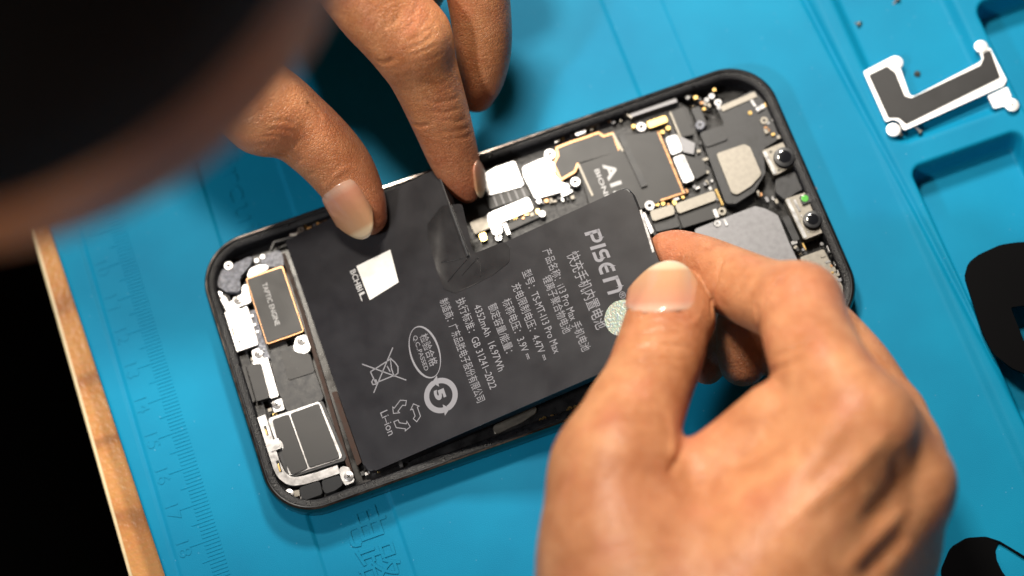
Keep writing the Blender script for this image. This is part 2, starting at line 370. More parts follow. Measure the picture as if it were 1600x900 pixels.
# a screw: bevelled head, a raised dark cross coloured as the recess's shade
def screw_mesh():
    bm = bmesh.new(); cyl(bm, (0, 0), 1.0, -0.9, 0.0, 22, 0.22); cyl(bm, (0,0), .62, -.2, .03, 20, .05)
    me = bm_mesh(bm, 'screw'); smooth_angle(me, 35); return me
def cross_mesh():
    bm = bmesh.new()
    pts = [(-.13,-.42),(.13,-.42),(.13,-.13),(.42,-.13),(.42,.13),(.13,.13),(.13,.42),(-.13,.42),(-.13,.13),(-.42,.13),(-.42,-.13),(-.13,-.13)]
    prism(bm, pts, -0.02, 0.045); return bm_mesh(bm, 'recess_shade')
SM = screw_mesh(); SM.materials.append(SCREW); CM = cross_mesh(); CM.materials.append(DARK)
def screw(px, py, z, r=0.125, parent=phone, a=None):
    o = bpy.data.objects.new('screw', SM); COL.objects.link(o); p = at(px, py, z)
    o.location = p; o.scale = (r, r, r*0.9); o.rotation_euler = (0, 0, random.uniform(0, 1.5) if a is None else a)
    if parent: o.parent = parent
    c = bpy.data.objects.new('recess_shade', CM); COL.objects.link(c); c.parent = o
    return o
def nut(px, py, z, r=0.12, mat=STEEL, name='standoff'):
    c = at(px, py, z); bm = bmesh.new(); n = 20
    def ring(rad, zz): return [bm.verts.new((c[0]+rad*math.cos(2*math.pi*i/n), c[1]+rad*math.sin(2*math.pi*i/n), zz)) for i in range(n)]
    rs = [ring(r, z-0.15), ring(r, z-0.02), ring(r*0.86, z), ring(r*0.36, z), ring(r*0.32, z-0.1)]
    for a, b in zip(rs[:-1], rs[1:]):
        for i in range(n): bm.faces.new((a[i], a[(i+1) % n], b[(i+1) % n], b[i]))
    bm.faces.new(rs[-1]); me = bm_mesh(bm, name); smooth_angle(me, 35); return link(name, me, mat, phone)
P = phone
ZI = 0.56
# ---- charging end
rect('port_board', (345, 420), (430, 770), 0.17, 0.36, PCB, P)
rect('speaker_board', (405, 540), (520, 760), 0.17, 0.34, BLACK, P)
# vibration motor
vm = rect('vibration_motor', (384, 435), (475, 518), 0.3, ZI, COPPER, P, r=0.05, bev=0.01)
rect('motor_cover', (385.5, 436.5), (473, 516), ZI-0.02, ZI+0.025, GRAPH, vm, r=0.04, bev=0.015)
pa = at(411, 443, ZI+.025); pb = at(437, 507, ZI+.025)
put_text('lettering', 'TAPTIC ENGINE', (pa[0]-0.03, pa[1], ZI+.025), (pa[0]-0.03, pb[1], ZI+.025), (1, 0, 0), 0.135, INKW, vm, lift=0.004, bold=0.012)
plate('motor_tab', [(386,430),(390,420),(404,414),(418,414),(420,420),(388,434)], 0.3, ZI-.02, STEEL, P, r=0.06)
for q in ((449, 450), (459, 486)): rect('motor_clip', (q[0]-4, q[1]-9), (q[0]+5, q[1]+9), 0.3, ZI+0.01, STEEL, P, r=0.02)
rect('motor_clip', (443, 428), (452, 455), 0.3, ZI-.01, COPPER, P, r=0.02); rect('motor_clip', (461, 494), (470, 512), 0.3, ZI+.01, GREYM, P, r=0.02)
# grey film and loose bits in the corner
plate('corner_film', [(347,421),(396,398),(391,414),(374,434),(377,456),(354,456),(338,446),(340,434)], 0.3, 0.5, CLEAR, P, r=0.08, bev=0.03)
plate('corner_film', [(406,400),(437,390),(442,400),(444,416),(410,418)], 0.3, 0.52, CLEAR, P, r=0.06, bev=0.03)
nut(357, 415, 0.54, 0.13); nut(401, 407, 0.55, 0.07); nut(410, 401, 0.55, 0.07); nut(470, 359, 0.6, 0.1, BEIGE)
strip('antenna_clip', [(452,367),(462,366),(468,361)], 0.07, 0.4, 0.58, STEEL, P)
rect('gold_contact', (473,348), (479,352), 0.5, 0.6, GOLD, P, r=0.01); rect('gold_contact', (494,348), (500,353), 0.5, 0.6, GOLD, P, r=0.01)
strip('coax_cable', [(423,390),(428,378),(450,372),(500,360),(540,340)], 0.06, 0.4, 0.55, BLACK, P)
# port shield with its arms
plate('port_shield', [(346,490),(360,485),(358,472),(364,468),(376,484),(386,477),(404,538),(367,551)], 0.3, ZI, STEEL, P, r=0.04)
strip('shield_arm', [(341,461),(350,468),(356,480),(360,488)], 0.16, 0.4, ZI-0.03, STEEL, P); screw(341, 461, ZI+0.0, 0.12)
plate('shield_arm', [(362,466),(378,460),(378,447),(386,443),(393,472),(372,480)], 0.4, ZI-0.01, STEEL, P, r=0.05); screw(372, 469, ZI+.01, 0.12)
rect('contact_slot', (361, 512), (367, 524), ZI-0.03, ZI+0.004, DARK, P, r=0.02); rect('gold_contact', (364,516), (367,526), ZI-0.02, ZI+.012, GOLD, P, r=0.01)
bm = bmesh.new(); cyl(bm, at(374, 534, ZI), 0.03, ZI-.02, ZI+.004, 12); link('hole_shade', bm_mesh(bm, 'hole_shade'), DARK, P)  # solid disc, its dark colour stands in for shade inside a hole
strip('flex_cable', [(392,485),(400,515),(412,552),(416,562)], 0.22, 0.36, 0.46, CLEAR, P)
for q in ((394,493),(398,507),(402,518)): nut(q[0], q[1], 0.5, 0.045, SCREW, 'solder_joint')
plate('screw_tab', [(393,548),(404,543),(412,560),(396,566)], 0.35, ZI-.04, STEEL, P, r=0.03); screw(404, 553, ZI-.01, 0.11)
rect('dark_block', (341, 475), (351, 489), 0.3, 0.5, BLACK, P)
rect('side_rail', (345, 497), (364, 552), 0.3, 0.5, BLACK, P)
plate('connector_block', [(370,575),(383,571),(399,627),(388,631)], 0.3, ZI-.04, GRAPH, P)
plate('connector_block', [(386,571),(407,564),(421,621),(401,627)], 0.3, ZI-.02, GRAPH, P)
plate('connector_shield', [(395,570),(394,566),(405,562),(418,558),(436,619),(422,623),(408,568)], 0.3, ZI, STEEL, P, r=0.03)
plate('screw_tab', [(424,628),(440,622),(445,640),(428,645)], 0.3, ZI-.02, STEEL, P, r=0.03); screw(432, 632, ZI, 0.125)
plate('screw_tab', [(462,527),(478,522),(486,545),(478,553),(462,550),(458,544)], 0.3, ZI, STEEL, P, r=0.08); screw(471, 532, ZI+.02, 0.125)
# speaker enclosure and loudspeaker
plate('speaker_enclosure', [(420,549),(461,539),(482,553),(507,624),(449,644),(435,612)], 0.25, ZI-0.03, BLACK, P, r=0.08, bev=0.03)
plate('enclosure_panel', [(437,547),(484,553),(492,581),(451,594)], 0.4, ZI-0.005, GRAPH, P, r=0.05)
sp = plate('loudspeaker', [(413,655),(503,624),(543,718),(450,748)], 0.25, ZI-0.05, BLACK, P, r=0.08, bev=0.03)
plate('speaker_frame', [(418,654),(499,627),(536,715),(452,744),(441,700),(431,690)], 0.4, ZI-0.03, STEEL, sp, r=0.08, bev=0.01)
plate('speaker_cover', [(425,656),(451,647),(481,731),(456,742),(447,726),(440,706),(443,698),(440,688),(433,686)], 0.45, ZI+0.0, GRAPH, sp, r=0.06, bev=0.012)
plate('speaker_cover', [(453,646.5),(498,630),(531,715),(483,730.5)], 0.45, ZI+0.0, GRAPH, sp, r=0.06, bev=0.012)
strip('antenna_strip', [(408,650),(414,668),(421,692),(430,722),(440,743),(455,753),(475,750),(497,744),(529,733)], 0.22, 0.35, ZI+0.03, STEEL, P, smooth_path=True)
rect('strip_clamp', (418,690), (440,700), 0.4, ZI+.06, STEEL, P)
for q in ((414, 669, 417, 680), (433, 723, 438, 737)):
    rect('contact_slot', (q[0]-2, q[1]-3), (q[2]+3, q[3]), ZI, ZI+.036, DARK, P, r=.02); rect('gold_contact', (q[0], q[1]+2), (q[2]+1, q[3]-1), ZI, ZI+.05, GOLD, P, r=.02)
plate('screw_tab', [(529,735),(534,728),(545,730),(555,752),(540,759),(534,750)], 0.3, ZI-.01, STEEL, P, r=0.06); screw(545, 744, ZI+.02, 0.13)
plate('foam_pad', [(467,762),(499,751),(504,772),(472,783)], 0.3, ZI+.04, FOAM, P, r=0.06, bev=0.03)
plate('foam_pad', [(502,751),(530,742),(536,757),(524,766),(507,772)], 0.3, ZI+.03, FOAM, P, r=0.06, bev=0.03)
strip('screw_tab', [(451,773),(468,770)], 0.16, 0.35, ZI-.04, BEIGE, P); screw(451, 772, ZI, 0.14)
nut(490, 787, 0.5, 0.1, COPPER, 'solder_joint'); nut(473, 786, 0.45, 0.06, SCREW, 'solder_joint')
# battery bay walls
strip('bay_wall', [(442,396),(470,480),(500,580),(530,680),(550,745)], 0.10, 0.17, 0.50, BROWN, P)
plate('pull_tab', [(518,613),(526,611),(565,722),(558,728)], 0.3, 0.52, BROWN, P, r=0.02)
plate('bay_pad', [(770,665),(838,633),(838,645),(815,660),(772,680)], 0.17, 0.24, BEIGE, P, r=0.1)
for i in range(9):
    q = (845+i*8+random.uniform(-3,3), 658-i*3.2+random.uniform(-2,2)); nut(q[0], q[1], 0.22, 0.04+0.03*random.random(), GOLD, 'solder_joint')

# ---- logic board side
plate('logic_board', [(690,290),(860,215),(1050,150),(1075,170),(1090,215),(1130,320),(1050,365),(1000,370),(790,420),(725,420)], 0.17, 0.36, PCB, P, r=0.05)
plate('connector_cover', [(755,272),(772,262),(804,251),(819,290),(760,306)], 0.3, 0.55, STEEL, P, r=0.05, bev=0.02)
for q in ((766,274),(780,270)):
    bm = bmesh.new(); cyl(bm, at(q[0], q[1], .55), 0.035, .5, .556, 12); link('hole_shade', bm_mesh(bm, 'hole_shade'), DARK, P)  # no opening here: dark discs paint in the shade of two holes
plate('ribbon_cable', [(760,306),(819,290),(829,306),(766,327)], 0.3, 0.50, GRAPH, P, r=0.02)
for i in range(5):
    x = 770+i*11; strip('cable_trace', [(x, 304-i*3.3), (x+7, 322-i*3.6)], 0.03, 0.45, 0.508, GREYM, P)
plate('connector_cover', [(759,335),(826,307),(834,327),(782,348),(786,364),(771,368)], 0.3, 0.56, STEEL, P, r=0.05, bev=0.02)
plate('flex_pad', [(734,348),(760,337),(767,355),(742,366)], 0.3, 0.52, BEIGE, P, r=0.03)
rect('gold_contact', (748,366), (762,374), 0.4, 0.5, GOLD, P, r=.03)
plate('board_chip', [(786,352),(838,328),(850,336),(792,362)], 0.3, 0.46, GRAPH, P, r=.02)
strip('shield_clip', [(788,349),(795,366)], 0.10, 0.4, 0.55, STEEL, P); nut(779, 371, .5, .1)
plate('connector_cover', [(816,261),(850,246),(866,254),(867,272),(876,284),(890,288),(889,297),(872,301),(836,311),(826,290),(818,276)], 0.3, 0.56, STEEL, P, r=0.05, bev=0.02)
nut(859, 241, .57, .17); nut(899, 284, .56, .15); nut(842, 314, .52, .08); nut(847, 334, .54, .1)
rect('board_clip', (876,301), (893,300), 0.4, 0.52, STEEL, P, r=.03, bev=.01)
plate('board_clip', [(876,302),(893,295),(895,300),(878,308)], 0.4, 0.53, STEEL, P, r=.03)
SHA = [(869,231),(892,222),(919,213),(935,207),(943,213),(957,208),(968,236),(903,255),(898,268),(876,281),(865,256),(872,243)]
sh = plate('board_shield', SHA, 0.3, 0.50, GRAPH, P, r=0.05)
CHIP = [(903,257),(967,236),(971,212),(1027,205),(1068,301),(1000,327),(930,350)]
ch = plate('processor_shield', CHIP, 0.3, 0.52, GRAPH, P, r=0.04)
strip('shield_rim', SHA[:7], 0.055, 0.4, 0.515, COPPER, sh); strip('shield_rim', SHA[7:]+[SHA[0]], 0.055, 0.4, 0.515, COPPER, sh)
strip('shield_rim', [(904,257),(926,306)], 0.055, 0.4, 0.535, BEIGE, ch); strip('shield_rim', [(958,209),(973,236)], 0.06, 0.4, 0.535, BEIGE, ch)
strip('shield_rim', [(1028,205),(1068,301),(1032,313)], 0.055, 0.4, 0.535, COPPER, ch)
strip('shield_ridge', [(970,211),(1007,291)], 0.17, 0.4, 0.58, BLACK, ch)
a0 = at(945, 263, .52)
put_text('lettering', 'A15', (a0[0]-.02, a0[1]+.12, .52), (a0[0]-.02, a0[1]-1.0, .52), (1,0,0), 0.30, INKW, ch, lift=.006, bold=.03)
put_text('lettering', 'BIONIC', (a0[0]-.28, a0[1]+.05, .52), (a0[0]-.28, a0[1]-1.0, .52), (1,0,0), 0.13, INKW, ch, lift=.006, bold=.015)
# top edge: antennas and small components
strip('antenna_strip', [(800,238),(860,213),(925,196),(968,178),(980,178),(987,184)], 0.05, 0.4, 0.60, BEIGE, P)
strip('antenna_strip', [(985,180),(1020,168),(1057,156)], 0.12, 0.4, 0.58, GREYM, P)
plate('board_clip', [(898,206),(914,200),(916,206),(900,213)], 0.4, .55, STEEL, P, r=.04)
for i in range(26):
    t = i/25; x = 845+t*145+random.uniform(-4,4); y = 222-t*48+random.uniform(-5,7)
    m_ = (SCREW, BEIGE, GOLD, GREYM)[i % 4]; nut(x, y, 0.52, random.uniform(0.035, 0.06), m_, 'solder_joint')
rect('gold_connector', (1011,190), (1043,191), .4, .52, GOLD, P); plate('gold_connector', [(1010,190),(1040,180),(1044,190),(1014,201)], 0.4, .55, GOLD, P, r=.04)
nut(1002, 198, .56, .15); nut(990, 197, .5, .06, GOLD, 'solder_joint'); nut(1035, 206, .5, .06, GOLD, 'solder_joint'); nut(1044, 200, .5, .07, GOLD, 'solder_joint')
plate('board_shield', [(1047,175),(1066,167),(1084,210),(1064,214)], 0.3, .5, GRAPH, P, r=.03)
strip('shield_rim', [(1047,175),(1063,214)], .05, .4, .51, BEIGE, P)
plate('cable_plug', [(1039,215),(1058,209),(1067,236),(1049,243)], 0.4, .60, STEEL, P, r=.06); plate('ribbon_cable', [(1060,211),(1086,224),(1084,241),(1066,237)], .35, .5, GREYM, P, r=.02)
plate('cable_plug', [(1051,246),(1068,240),(1086,281),(1068,287)], 0.4, .60, STEEL, P, r=.06); plate('ribbon_cable', [(1069,242),(1100,250),(1104,270),(1087,280)], .35, .5, GRAPH, P, r=.02)
plate('cable_plug', [(1054,319),(1116,297),(1120,312),(1060,334)], 0.4, .58, BEIGE, P, r=.06); plate('cable_plug', [(1015,330),(1051,319),(1055,334),(1020,346)], 0.4, .58, BEIGE, P, r=.06)
plate('ribbon_cable', [(1060,336),(1120,314),(1124,338),(1067,356)], .35, .5, GRAPH, P, r=.02); plate('ribbon_cable', [(1020,348),(1057,336),(1062,354),(1026,362)], .35, .48, BLACK, P, r=.02)
plate('board_clip', [(999,334),(1007,331),(1022,362),(1012,368)], .35, .6, STEEL, P, r=.02)
nut(1015, 321, .56, .15); nut(1004, 311, .5, .06, GOLD, 'solder_joint'); nut(1027, 319, .5, .06, GOLD, 'solder_joint'); nut(1036, 318, .5, .06, GOLD, 'solder_joint'); nut(1067, 308, .5, .05, GOLD, 'solder_joint')
for i in range(7): nut(1119+i*1.6, 297+i*3.6, .45, .035, GOLD, 'solder_joint')
# ---- camera end
em = plate('earpiece_module', [(1093,207),(1133,195),(1120,170),(1178,140),(1196,160),(1213,188),(1222,214),(1192,233),(1196,270),(1178,300),(1150,318),(1134,318)], 0.25, .52, BLACK, P, r=.08, bev=.03)
plate('module_step', [(1093,208),(1131,196),(1137,218),(1103,230)], .4, .56, BLACK, em, r=.05, bev=.02)
plate('module_plate', [(1119,240),(1163,225),(1172,230),(1190,272),(1174,290),(1152,304),(1143,301)], .4, .58, BEIGE, em, r=.06, bev=.015)
strip('module_bar', [(1127,170),(1181,147)], .16, .4, .55, BEIGE, em)
rect('module_block', (1080,170), (1105,195), .25, .48, BLACK, P); nut(1094, 195, .5, .13, CLEAR, 'sensor_dot')
for (q, m_, r_) in (((1116,140),GOLD,.055),((1112,150),STEEL,.09),((1104,156),STEEL,.07),((1122,160),STEEL,.11),((1100,170),GOLD,.05),((1123,168),SCREW,.06),((1172,176),GOLD,.06),((1197,163),GOLD,.06),((1194,188),BEIGE,.12),((1206,174),GREYM,.09),((1209,187),STEEL,.05),((1200,192),SCREW,.05)):
    nut(q[0], q[1], .55, r_, m_, 'solder_joint')
strip('spring_contact', [(1174,156),(1180,166)], .07, .4, .56, STEEL, em); strip('spring_contact', [(1182,172),(1194,165)], .12, .4, .58, STEEL, em)
def chip(px, py, w_, l_, z, mat, a=0):
    c = at(px, py, z); ca, sa = math.cos(a), math.sin(a)
    pts = [(c[0]+x*ca-y*sa, c[1]+x*sa+y*ca) for x, y in ((-w_/2,-l_/2),(w_/2,-l_/2),(w_/2,l_/2),(-w_/2,l_/2))]
    return plate('chip_component', pts, z-.12, z, mat, P, r=.012, bev=.008, px=False)
for (x0, y0, x1, y1, n, zz) in ((1000,152,1040,166,5,.56),(1075,148,1108,164,7,.5),(1190,196,1216,214,5,.58),(1236,378,1262,396,5,.5),(1288,398,1312,440,7,.58),(394,556,404,566,3,.5),(420,640,440,652,4,.46),
     (436,772,484,786,8,.44),(790,345,840,330,7,.5),(846,318,896,306,9,.46),(1030,322,1064,312,4,.48),(1064,300,1112,286,6,.48),(716,250,752,262,5,.5),(880,196,960,182,10,.56),(470,362,540,336,8,.5),(560,742,640,720,7,.34),(1088,215,1120,318,7,.44),(1180,300,1215,318,5,.48)):
    for k in range(n):
        t = (k+.5)/n; chip(x0+(x1-x0)*t+random.uniform(-4,4), y0+(y1-y0)*t+random.uniform(-3,3), random.uniform(.05,.11), random.uniform(.06,.16), zz, random.choice((GREYM, BEIGE, BEIGE, SCREW, COPPER, GOLD, BLACK)), random.choice((0, math.pi/2)))
for q in ((766,300,815,283),(830,270,860,258),(835,300,868,288)):
    strip('seam_line', [(q[0],q[1]),(q[2],q[3])], .016, .5, .563, GREYM, P)
# front camera
def camera_module(name, c4, lens, z, lr):
    o = plate(name, c4, .25, z, BEIGE, P, r=.05, bev=.02)
    c = at(lens[0], lens[1], z+.15); 
    for nm, rad, z0, z1, m_ in (('lens_barrel', lr, z-.05, z+.13, BLACK), ('lens_glass', lr*.66, z+.1, z+.138, GLASSB)):
        bm = bmesh.new(); cyl(bm, c, rad, z0, z1, 32, rad*.25 if nm == 'lens_barrel' else rad*.3); me = bm_mesh(bm, nm); smooth_angle(me, 40); link(nm, me, m_, o)
    a = at(c4[0][0], c4[0][1], z)[:2]; b = at(c4[3][0], c4[3][1], z)[:2]
    bm = bmesh.new(); stroke(bm, [a+np.array([.06,-.04]), b+np.array([.06,.04])], .09, .4, z+.02); link('housing_edge', bm_mesh(bm, 'housing_edge'), STEEL, o)
    return o
camera_module('front_camera', [(1190,236),(1226,221),(1250,254),(1209,275)], (1226,244), .62, .29)
nut(1204, 237, .63, .035, DARK, 'rivet'); nut(1217, 266, .63, .035, DARK, 'rivet'); nut(1235, 225, .60, .07, BEIGE, 'rivet')
plate('module_wedge', [(1212,280),(1243,268),(1256,294),(1226,312),(1212,300)], .25, .5, BLACK, P, r=.05)
fc = camera_module('infrared_camera', [(1226,311),(1272,296),(1298,358),(1256,375)], (1270,342), .62, .25)
plate('sensor_window', [(1249,307),(1264,301),(1269,314),(1254,320)], .5, .68, BLACK, fc, r=.03)
bm = bmesh.new(); cyl(bm, at(1257.5, 310, .68), .10, .6, .69, 16, .02); link('green_window', bm_mesh(bm, 'green_window'), GREEN, fc)
strip('spring_contact', [(1241,312),(1250,330)], .06, .5, .64, STEEL, fc)
for q in ((1252,337),(1263,362),(1281,327),(1291,352)): nut(q[0], q[1], .63, .03, STEEL, 'rivet')
plate('dark_block', [(1222,340),(1232,336),(1250,374),(1240,378)], .25, .5, BLACK, P)
plate('camera_bracket', [(1085,358),(1132,340),(1180,322),(1196,326),(1215,336),(1222,352),(1232,377),(1245,404),(1262,450),(1150,480),(1100,420)], .3, .56, GREYM, P, r=.06, bev=.02)
nut(1121, 349, .58, .11); nut(1128, 330, .55, .13, BEIGE); strip('spring_contact', [(1116,327),(1121,340)], .10, .4, .58, STEEL, P)
strip('spring_contact', [(1131,342),(1136,352)], .06, .4, .59, STEEL, P)
plate('side_module', [(1250,402),(1287,389),(1322,458),(1314,472),(1270,490)], .3, .56, BEIGE, P, r=.05)
rect('gold_contact', (1253,380), (1260,390), .4, .5, GOLD, P, r=.01); nut(1236, 397, .5, .06); nut(1284, 381, .5, .05, SCREW, 'solder_joint')
plate('board_clip', [(1291,384),(1300,380),(1304,390),(1296,396)], .35, .58, STEEL, P); nut(1305, 397, .58, .11, SCREW); plate('board_clip', [(1302,408),(1311,404),(1315,412),(1305,417)], .35, .56, STEEL, P); nut(1314, 424, .56, .12, SCREW)
strip('spring_contact', [(1256,258),(1268,285),(1276,296)], .05, .4, .6, COPPER, P)

# ------------------------------------------------------------------ the battery, hinged up at its right end
SL = 0.28
bn = np.array([-SL, 0, 1.0]); bn /= np.linalg.norm(bn); bp0 = np.array([-5.55, 0, 0.50])
bu = np.array([1.0, 0, SL]); bu /= np.linalg.norm(bu)
def bat(px, py, h=0.0):
    return at_plane(px, py, bp0+bn*h, bn)
def to_uv(p): d = np.array(p)-bp0; return np.array([d@bu, d[1]])
def from_uv(q, h): return bp0+bu*q[0]+np.array([0, q[1], 0])+bn*h
batt = empty('phone_battery', tuple(bp0)); tag(batt, 'black L-shaped phone battery with grey printed text, lifted at one end between fingers', 'battery')
BMI = batt.matrix_basis.copy(); BMI.translation = Vector(bp0)
def kb(o, p=batt): o.parent = p; o.matrix_parent_inverse = Matrix.Translation(-Vector(bp0)); return o
uvTL = to_uv(bat(445,375)); uvBL = to_uv(bat(574,741)); uvNT = to_uv(bat(690,308)); uvN = to_uv(bat(737,401)); uvTR = to_uv(bat(982,285)); uvB2 = to_uv(bat(900,600))
ymin = (uvBL[1]+uvB2[1])/2; ynot = (uvN[1]+uvTR[1])/2-0.05
xr = to_uv(bat(1003,345))[0]; xr = (xr + uvTR[0])/2
POLY = [(uvTL[0]+0.0, uvTL[1]), (uvBL[0]-0.02, ymin), (xr, ymin), (xr, ynot), ((uvNT[0]+uvN[0])/2, ynot), ((uvNT[0]+uvN[0])/2, uvTL[1])]
TH = 0.42
bm = bmesh.new(); prism(bm, round_poly(POLY, [.06, .28, .3, .22, .08, .10], 6), -TH, 0, .085, 4)
for f in bm.faces: f.smooth = True
for e in bm.edges:
    if len(e.link_faces) == 2 and (abs(e.link_faces[0].normal.z) > .9995) != (abs(e.link_faces[1].normal.z) > .9995): e.smooth = False
for v in bm.verts:
    q = from_uv((v.co.x, v.co.y), v.co.z); v.co = q
me = bm_mesh(bm, 'battery_pack'); bo = kb(link('battery_pack', me, BATT))
def on_batt(name, build, h0, h1, mat, parent=batt):
    bm = bmesh.new(); build(bm)
    for v in bm.verts: v.co = from_uv((v.co.x, v.co.y), v.co.z)
    me = bm_mesh(bm, name); smooth_angle(me, 40); o = link(name, me, mat); return kb(o, parent)
# folded film over the inner corner
tp = [to_uv(bat(*q)) for q in ((690,322),(722,318),(740,397),(788,377),(797,388),(796,410),(770,430),(735,448),(712,458),(694,452),(682,420),(668,370),(668,350))]
on_batt('tape_patch', lambda b: prism(b, round_poly(tp, .12, 5), 0.0, 0.012, .006, 1), 0, 0, TAPE)
# raised wrinkles where the film folds
for pts in (((700,440),(715,418),(730,405)),((722,430),(735,412),(748,402)),((752,432),(748,415),(744,404)),((690,410),(705,405),(728,402))):
    on_batt('film_crease', lambda b: stroke(b, [to_uv(bat(*q)) for q in pts], [0.02, 0.10, 0.03], 0.0, 0.028), 0, 0, TAPE)
# connector tail standing up along the notch
def tail(b):
    x = (uvNT[0]+uvN[0])/2
    prism(b, [(x+.01, ynot+.05), (x+.07, ynot+.05), (x+.07, uvTL[1]-.3), (x+.01, uvTL[1]-.3)], -0.42, 0.10, .015)
on_batt('connector_tail', tail, 0, 0, BLACK)
def edge_s(b): stroke(b, [to_uv(bat(1001,328)), to_uv(bat(1021,394))], .06, -.06, .012)
on_batt('edge_strip', edge_s, 0, 0, STEEL)
lab = [to_uv(bat(*q)) for q in ((557,416),(610,390),(623,441),(578,469))]
on_batt('paper_label', lambda b: prism(b, lab, 0, .008), 0, 0, WHITE)
def btext(s, a, b, hgt, mat=INK, bold=0.0):
    A = bat(a[0], a[1], .004); B = bat(b[0], b[1], .004)
    o = put_text('lettering', s, A, (A[0]+(B[0]-A[0])*0.35, B[1], A[2]+(B[2]-A[2])*0.35), bu, hgt, mat, None, lift=0.004, bold=bold, split=True)
    for q in (o if isinstance(o, list) else [o]): kb(q)
T = btext
T('快充手机内置电池', (886,398), (938,514), .27)
T('产品名称：i13 Pro Max 手机电池', (848,392), (916,548), .20)
T('锂离子聚合物电池', (848,434), (882,522), .20)
T('型号：TS-MT-I13 Pro Max', (816,425), (869,552), .20)
T('充电限制电压：4.47V ⎓', (800,446), (849,564), .20)
T('标称电压：3.9V ⎓', (785,470), (822,563), .20)
T('额定容量/能量：', (763,478), (793,552), .20)
T('4352mAh  16.97Wh', (740,479), (782,580), .20)
T('执行标准：GB 31241–2022', (713,469), (771,607), .20)
T('制造商：广东品胜电子股份有限公司', (687,470), (751,628), .20)
T('BCHBI', (547,424), (562,455), .16, INKW, .015)
T('L', (561,459), (566,470), .16, INKW, .015)
T('Li–ion', (594,645), (608,681), .22)
T('®', (966,458), (971,468), .16)
# the maker's logo drawn stroke by stroke: (reading, rising) coordinates
def logo(b):
    o = to_uv(bat(913,364)); e = to_uv(bat(966,463)); ln = o[1]-e[1]; H = .40; s = ln/5.0
    def F(p, z):
        sl = 0.16*(p[1])
        return Vector((o[0]+p[1]*H-0.02*p[0]*0, o[1]-(p[0]+sl)*s, z))
    wd = .25
    def S(pts, wdt=wd): 
        bm2 = b; stroke(bm2, pts, wdt, None, .007, fn=F)
    arc = lambda cx, cy, rx, ry, a0, a1, n=10: [(cx+rx*math.cos(math.radians(a0+(a1-a0)*k/n)), cy+ry*math.sin(math.radians(a0+(a1-a0)*k/n))) for k in range(n+1)]
    S([(.12, 0), (.12, .9)]); S([(.0, .89), (.6, .89)]+arc(.6, .64, .22, .25, 90, -90)+[(.12, .39)], .2)           # P
    S([(1.2, 0), (1.2, 1.0)], .24)                                                                              # I
    S([(2.15, .9), (1.75, .9)]+arc(1.72, .70, .16, .2, 90, 270, 6)+[(2.0, .5)]+arc(2.0, .30, .18, .2, 90, -90, 6)+[(1.5, .1)], .2)  # S
    S([(3.15, .9), (2.85, .9)]+arc(2.85, .5, .33, .4, 90, 270, 12)+[(3.15, .1)], .2); S([(2.55, .5), (3.12, .5)], .18)  # E
    S([(3.62, 0), (3.62, 1.0)], .24); S([(3.6, .9), (4.25, .9)]+arc(4.25, .65, .28, .25, 90, 0, 6)+[(4.53, 0)], .22)    # n
on_batt('logo_lettering', logo, 0, 0, INK)
# quality stamp
def oval(b):
    c = (to_uv(bat(639,549))+to_uv(bat(688,549)))/2; a0 = to_uv(bat(649,512)); a1 = to_uv(bat(678,589)); ry = abs(a0[1]-a1[1])/2; cy = (a0[1]+a1[1])/2
    pts = [(c[0]+.38*math.cos(t)*1.0, cy+ry*math.sin(t)) for t in np.linspace(0, 2*math.pi, 40, endpoint=False)]
    stroke(b, pts, [.018+.035*(0.5+0.5*math.cos(2*(t-0.5))) for t in np.linspace(0, 2*math.pi, 40, endpoint=False)], None, .007, closed=True)
on_batt('quality_stamp', oval, 0, 0, INK)
T('检验合格', (656,525), (674,573), .19, INK); T('Q.C.,PASSED', (645,526), (664,580), .12, INK)
# recycling marks
def strokes(name, lines, wd):
    def bld(b):
        for ln in lines:
            closed = ln[0] == 'c'; pts = ln[1:] if closed else ln
            stroke(b, [to_uv(bat(*q)) for q in pts], wd, None, .007, closed=closed)
    return on_batt(name, bld, 0, 0, INK)
strokes('waste_bin_mark', [[(566,569),(635,594)],[(614,543),(584,614)],[(579,581),(587,598)],[(588,598),(620,585)],[(579,581),(612,560)],['c',(610,560),(617,566),(622,573),(622,583),(616,588),(612,577)],[(605,572),(610,581)],['c',(583,593),(588,594),(588,600),(583,601),(581,597)]], .028)
def triangle(b):
    c = to_uv(bat(634,648)); A0 = [(-.50,-.92),(.16,-.92),(.16,-1.06),(.46,-.74),(.16,-.42),(.16,-.58),(-.34,-.58),(-.46,-.40),(-.74,-.56)]
    for k in range(3):
        a = math.radians(120*k+90); pts = [(c[0]+.39*(x*math.cos(a)-y*math.sin(a)), c[1]+.39*(x*math.sin(a)+y*math.cos(a))) for x, y in A0]
        stroke(b, pts, .022, None, .007, closed=True)
on_batt('recycling_mark', triangle, 0, 0, INK)
def ring(b):
    c = to_uv(bat(689,618)); R1 = .385
    for a0, a1 in ((100, 262), (-80, 82)):
        pts = [(c[0]+R1*math.cos(math.radians(a0+(a1-a0)*k/18)), c[1]+R1*math.sin(math.radians(a0+(a1-a0)*k/18))) for k in range(19)]
        stroke(b, pts, .14, None, .007)
        a = math.radians(a1); tx, ty = -math.sin(a), math.cos(a); e = np.array(pts[-1]); nrm = np.array([math.cos(a), math.sin(a)]); d = np.array([tx, ty])
        vs = [b.verts.new((*(e+nrm*.15), .0074)), b.verts.new((*(e-nrm*.15), .0074)), b.verts.new((*(e+d*.17), .0074))]
        b.faces.new(vs)
on_batt('recycling_ring', ring, 0, 0, INK)
T('5', (678,611), (683,627), .26, INK, .06)
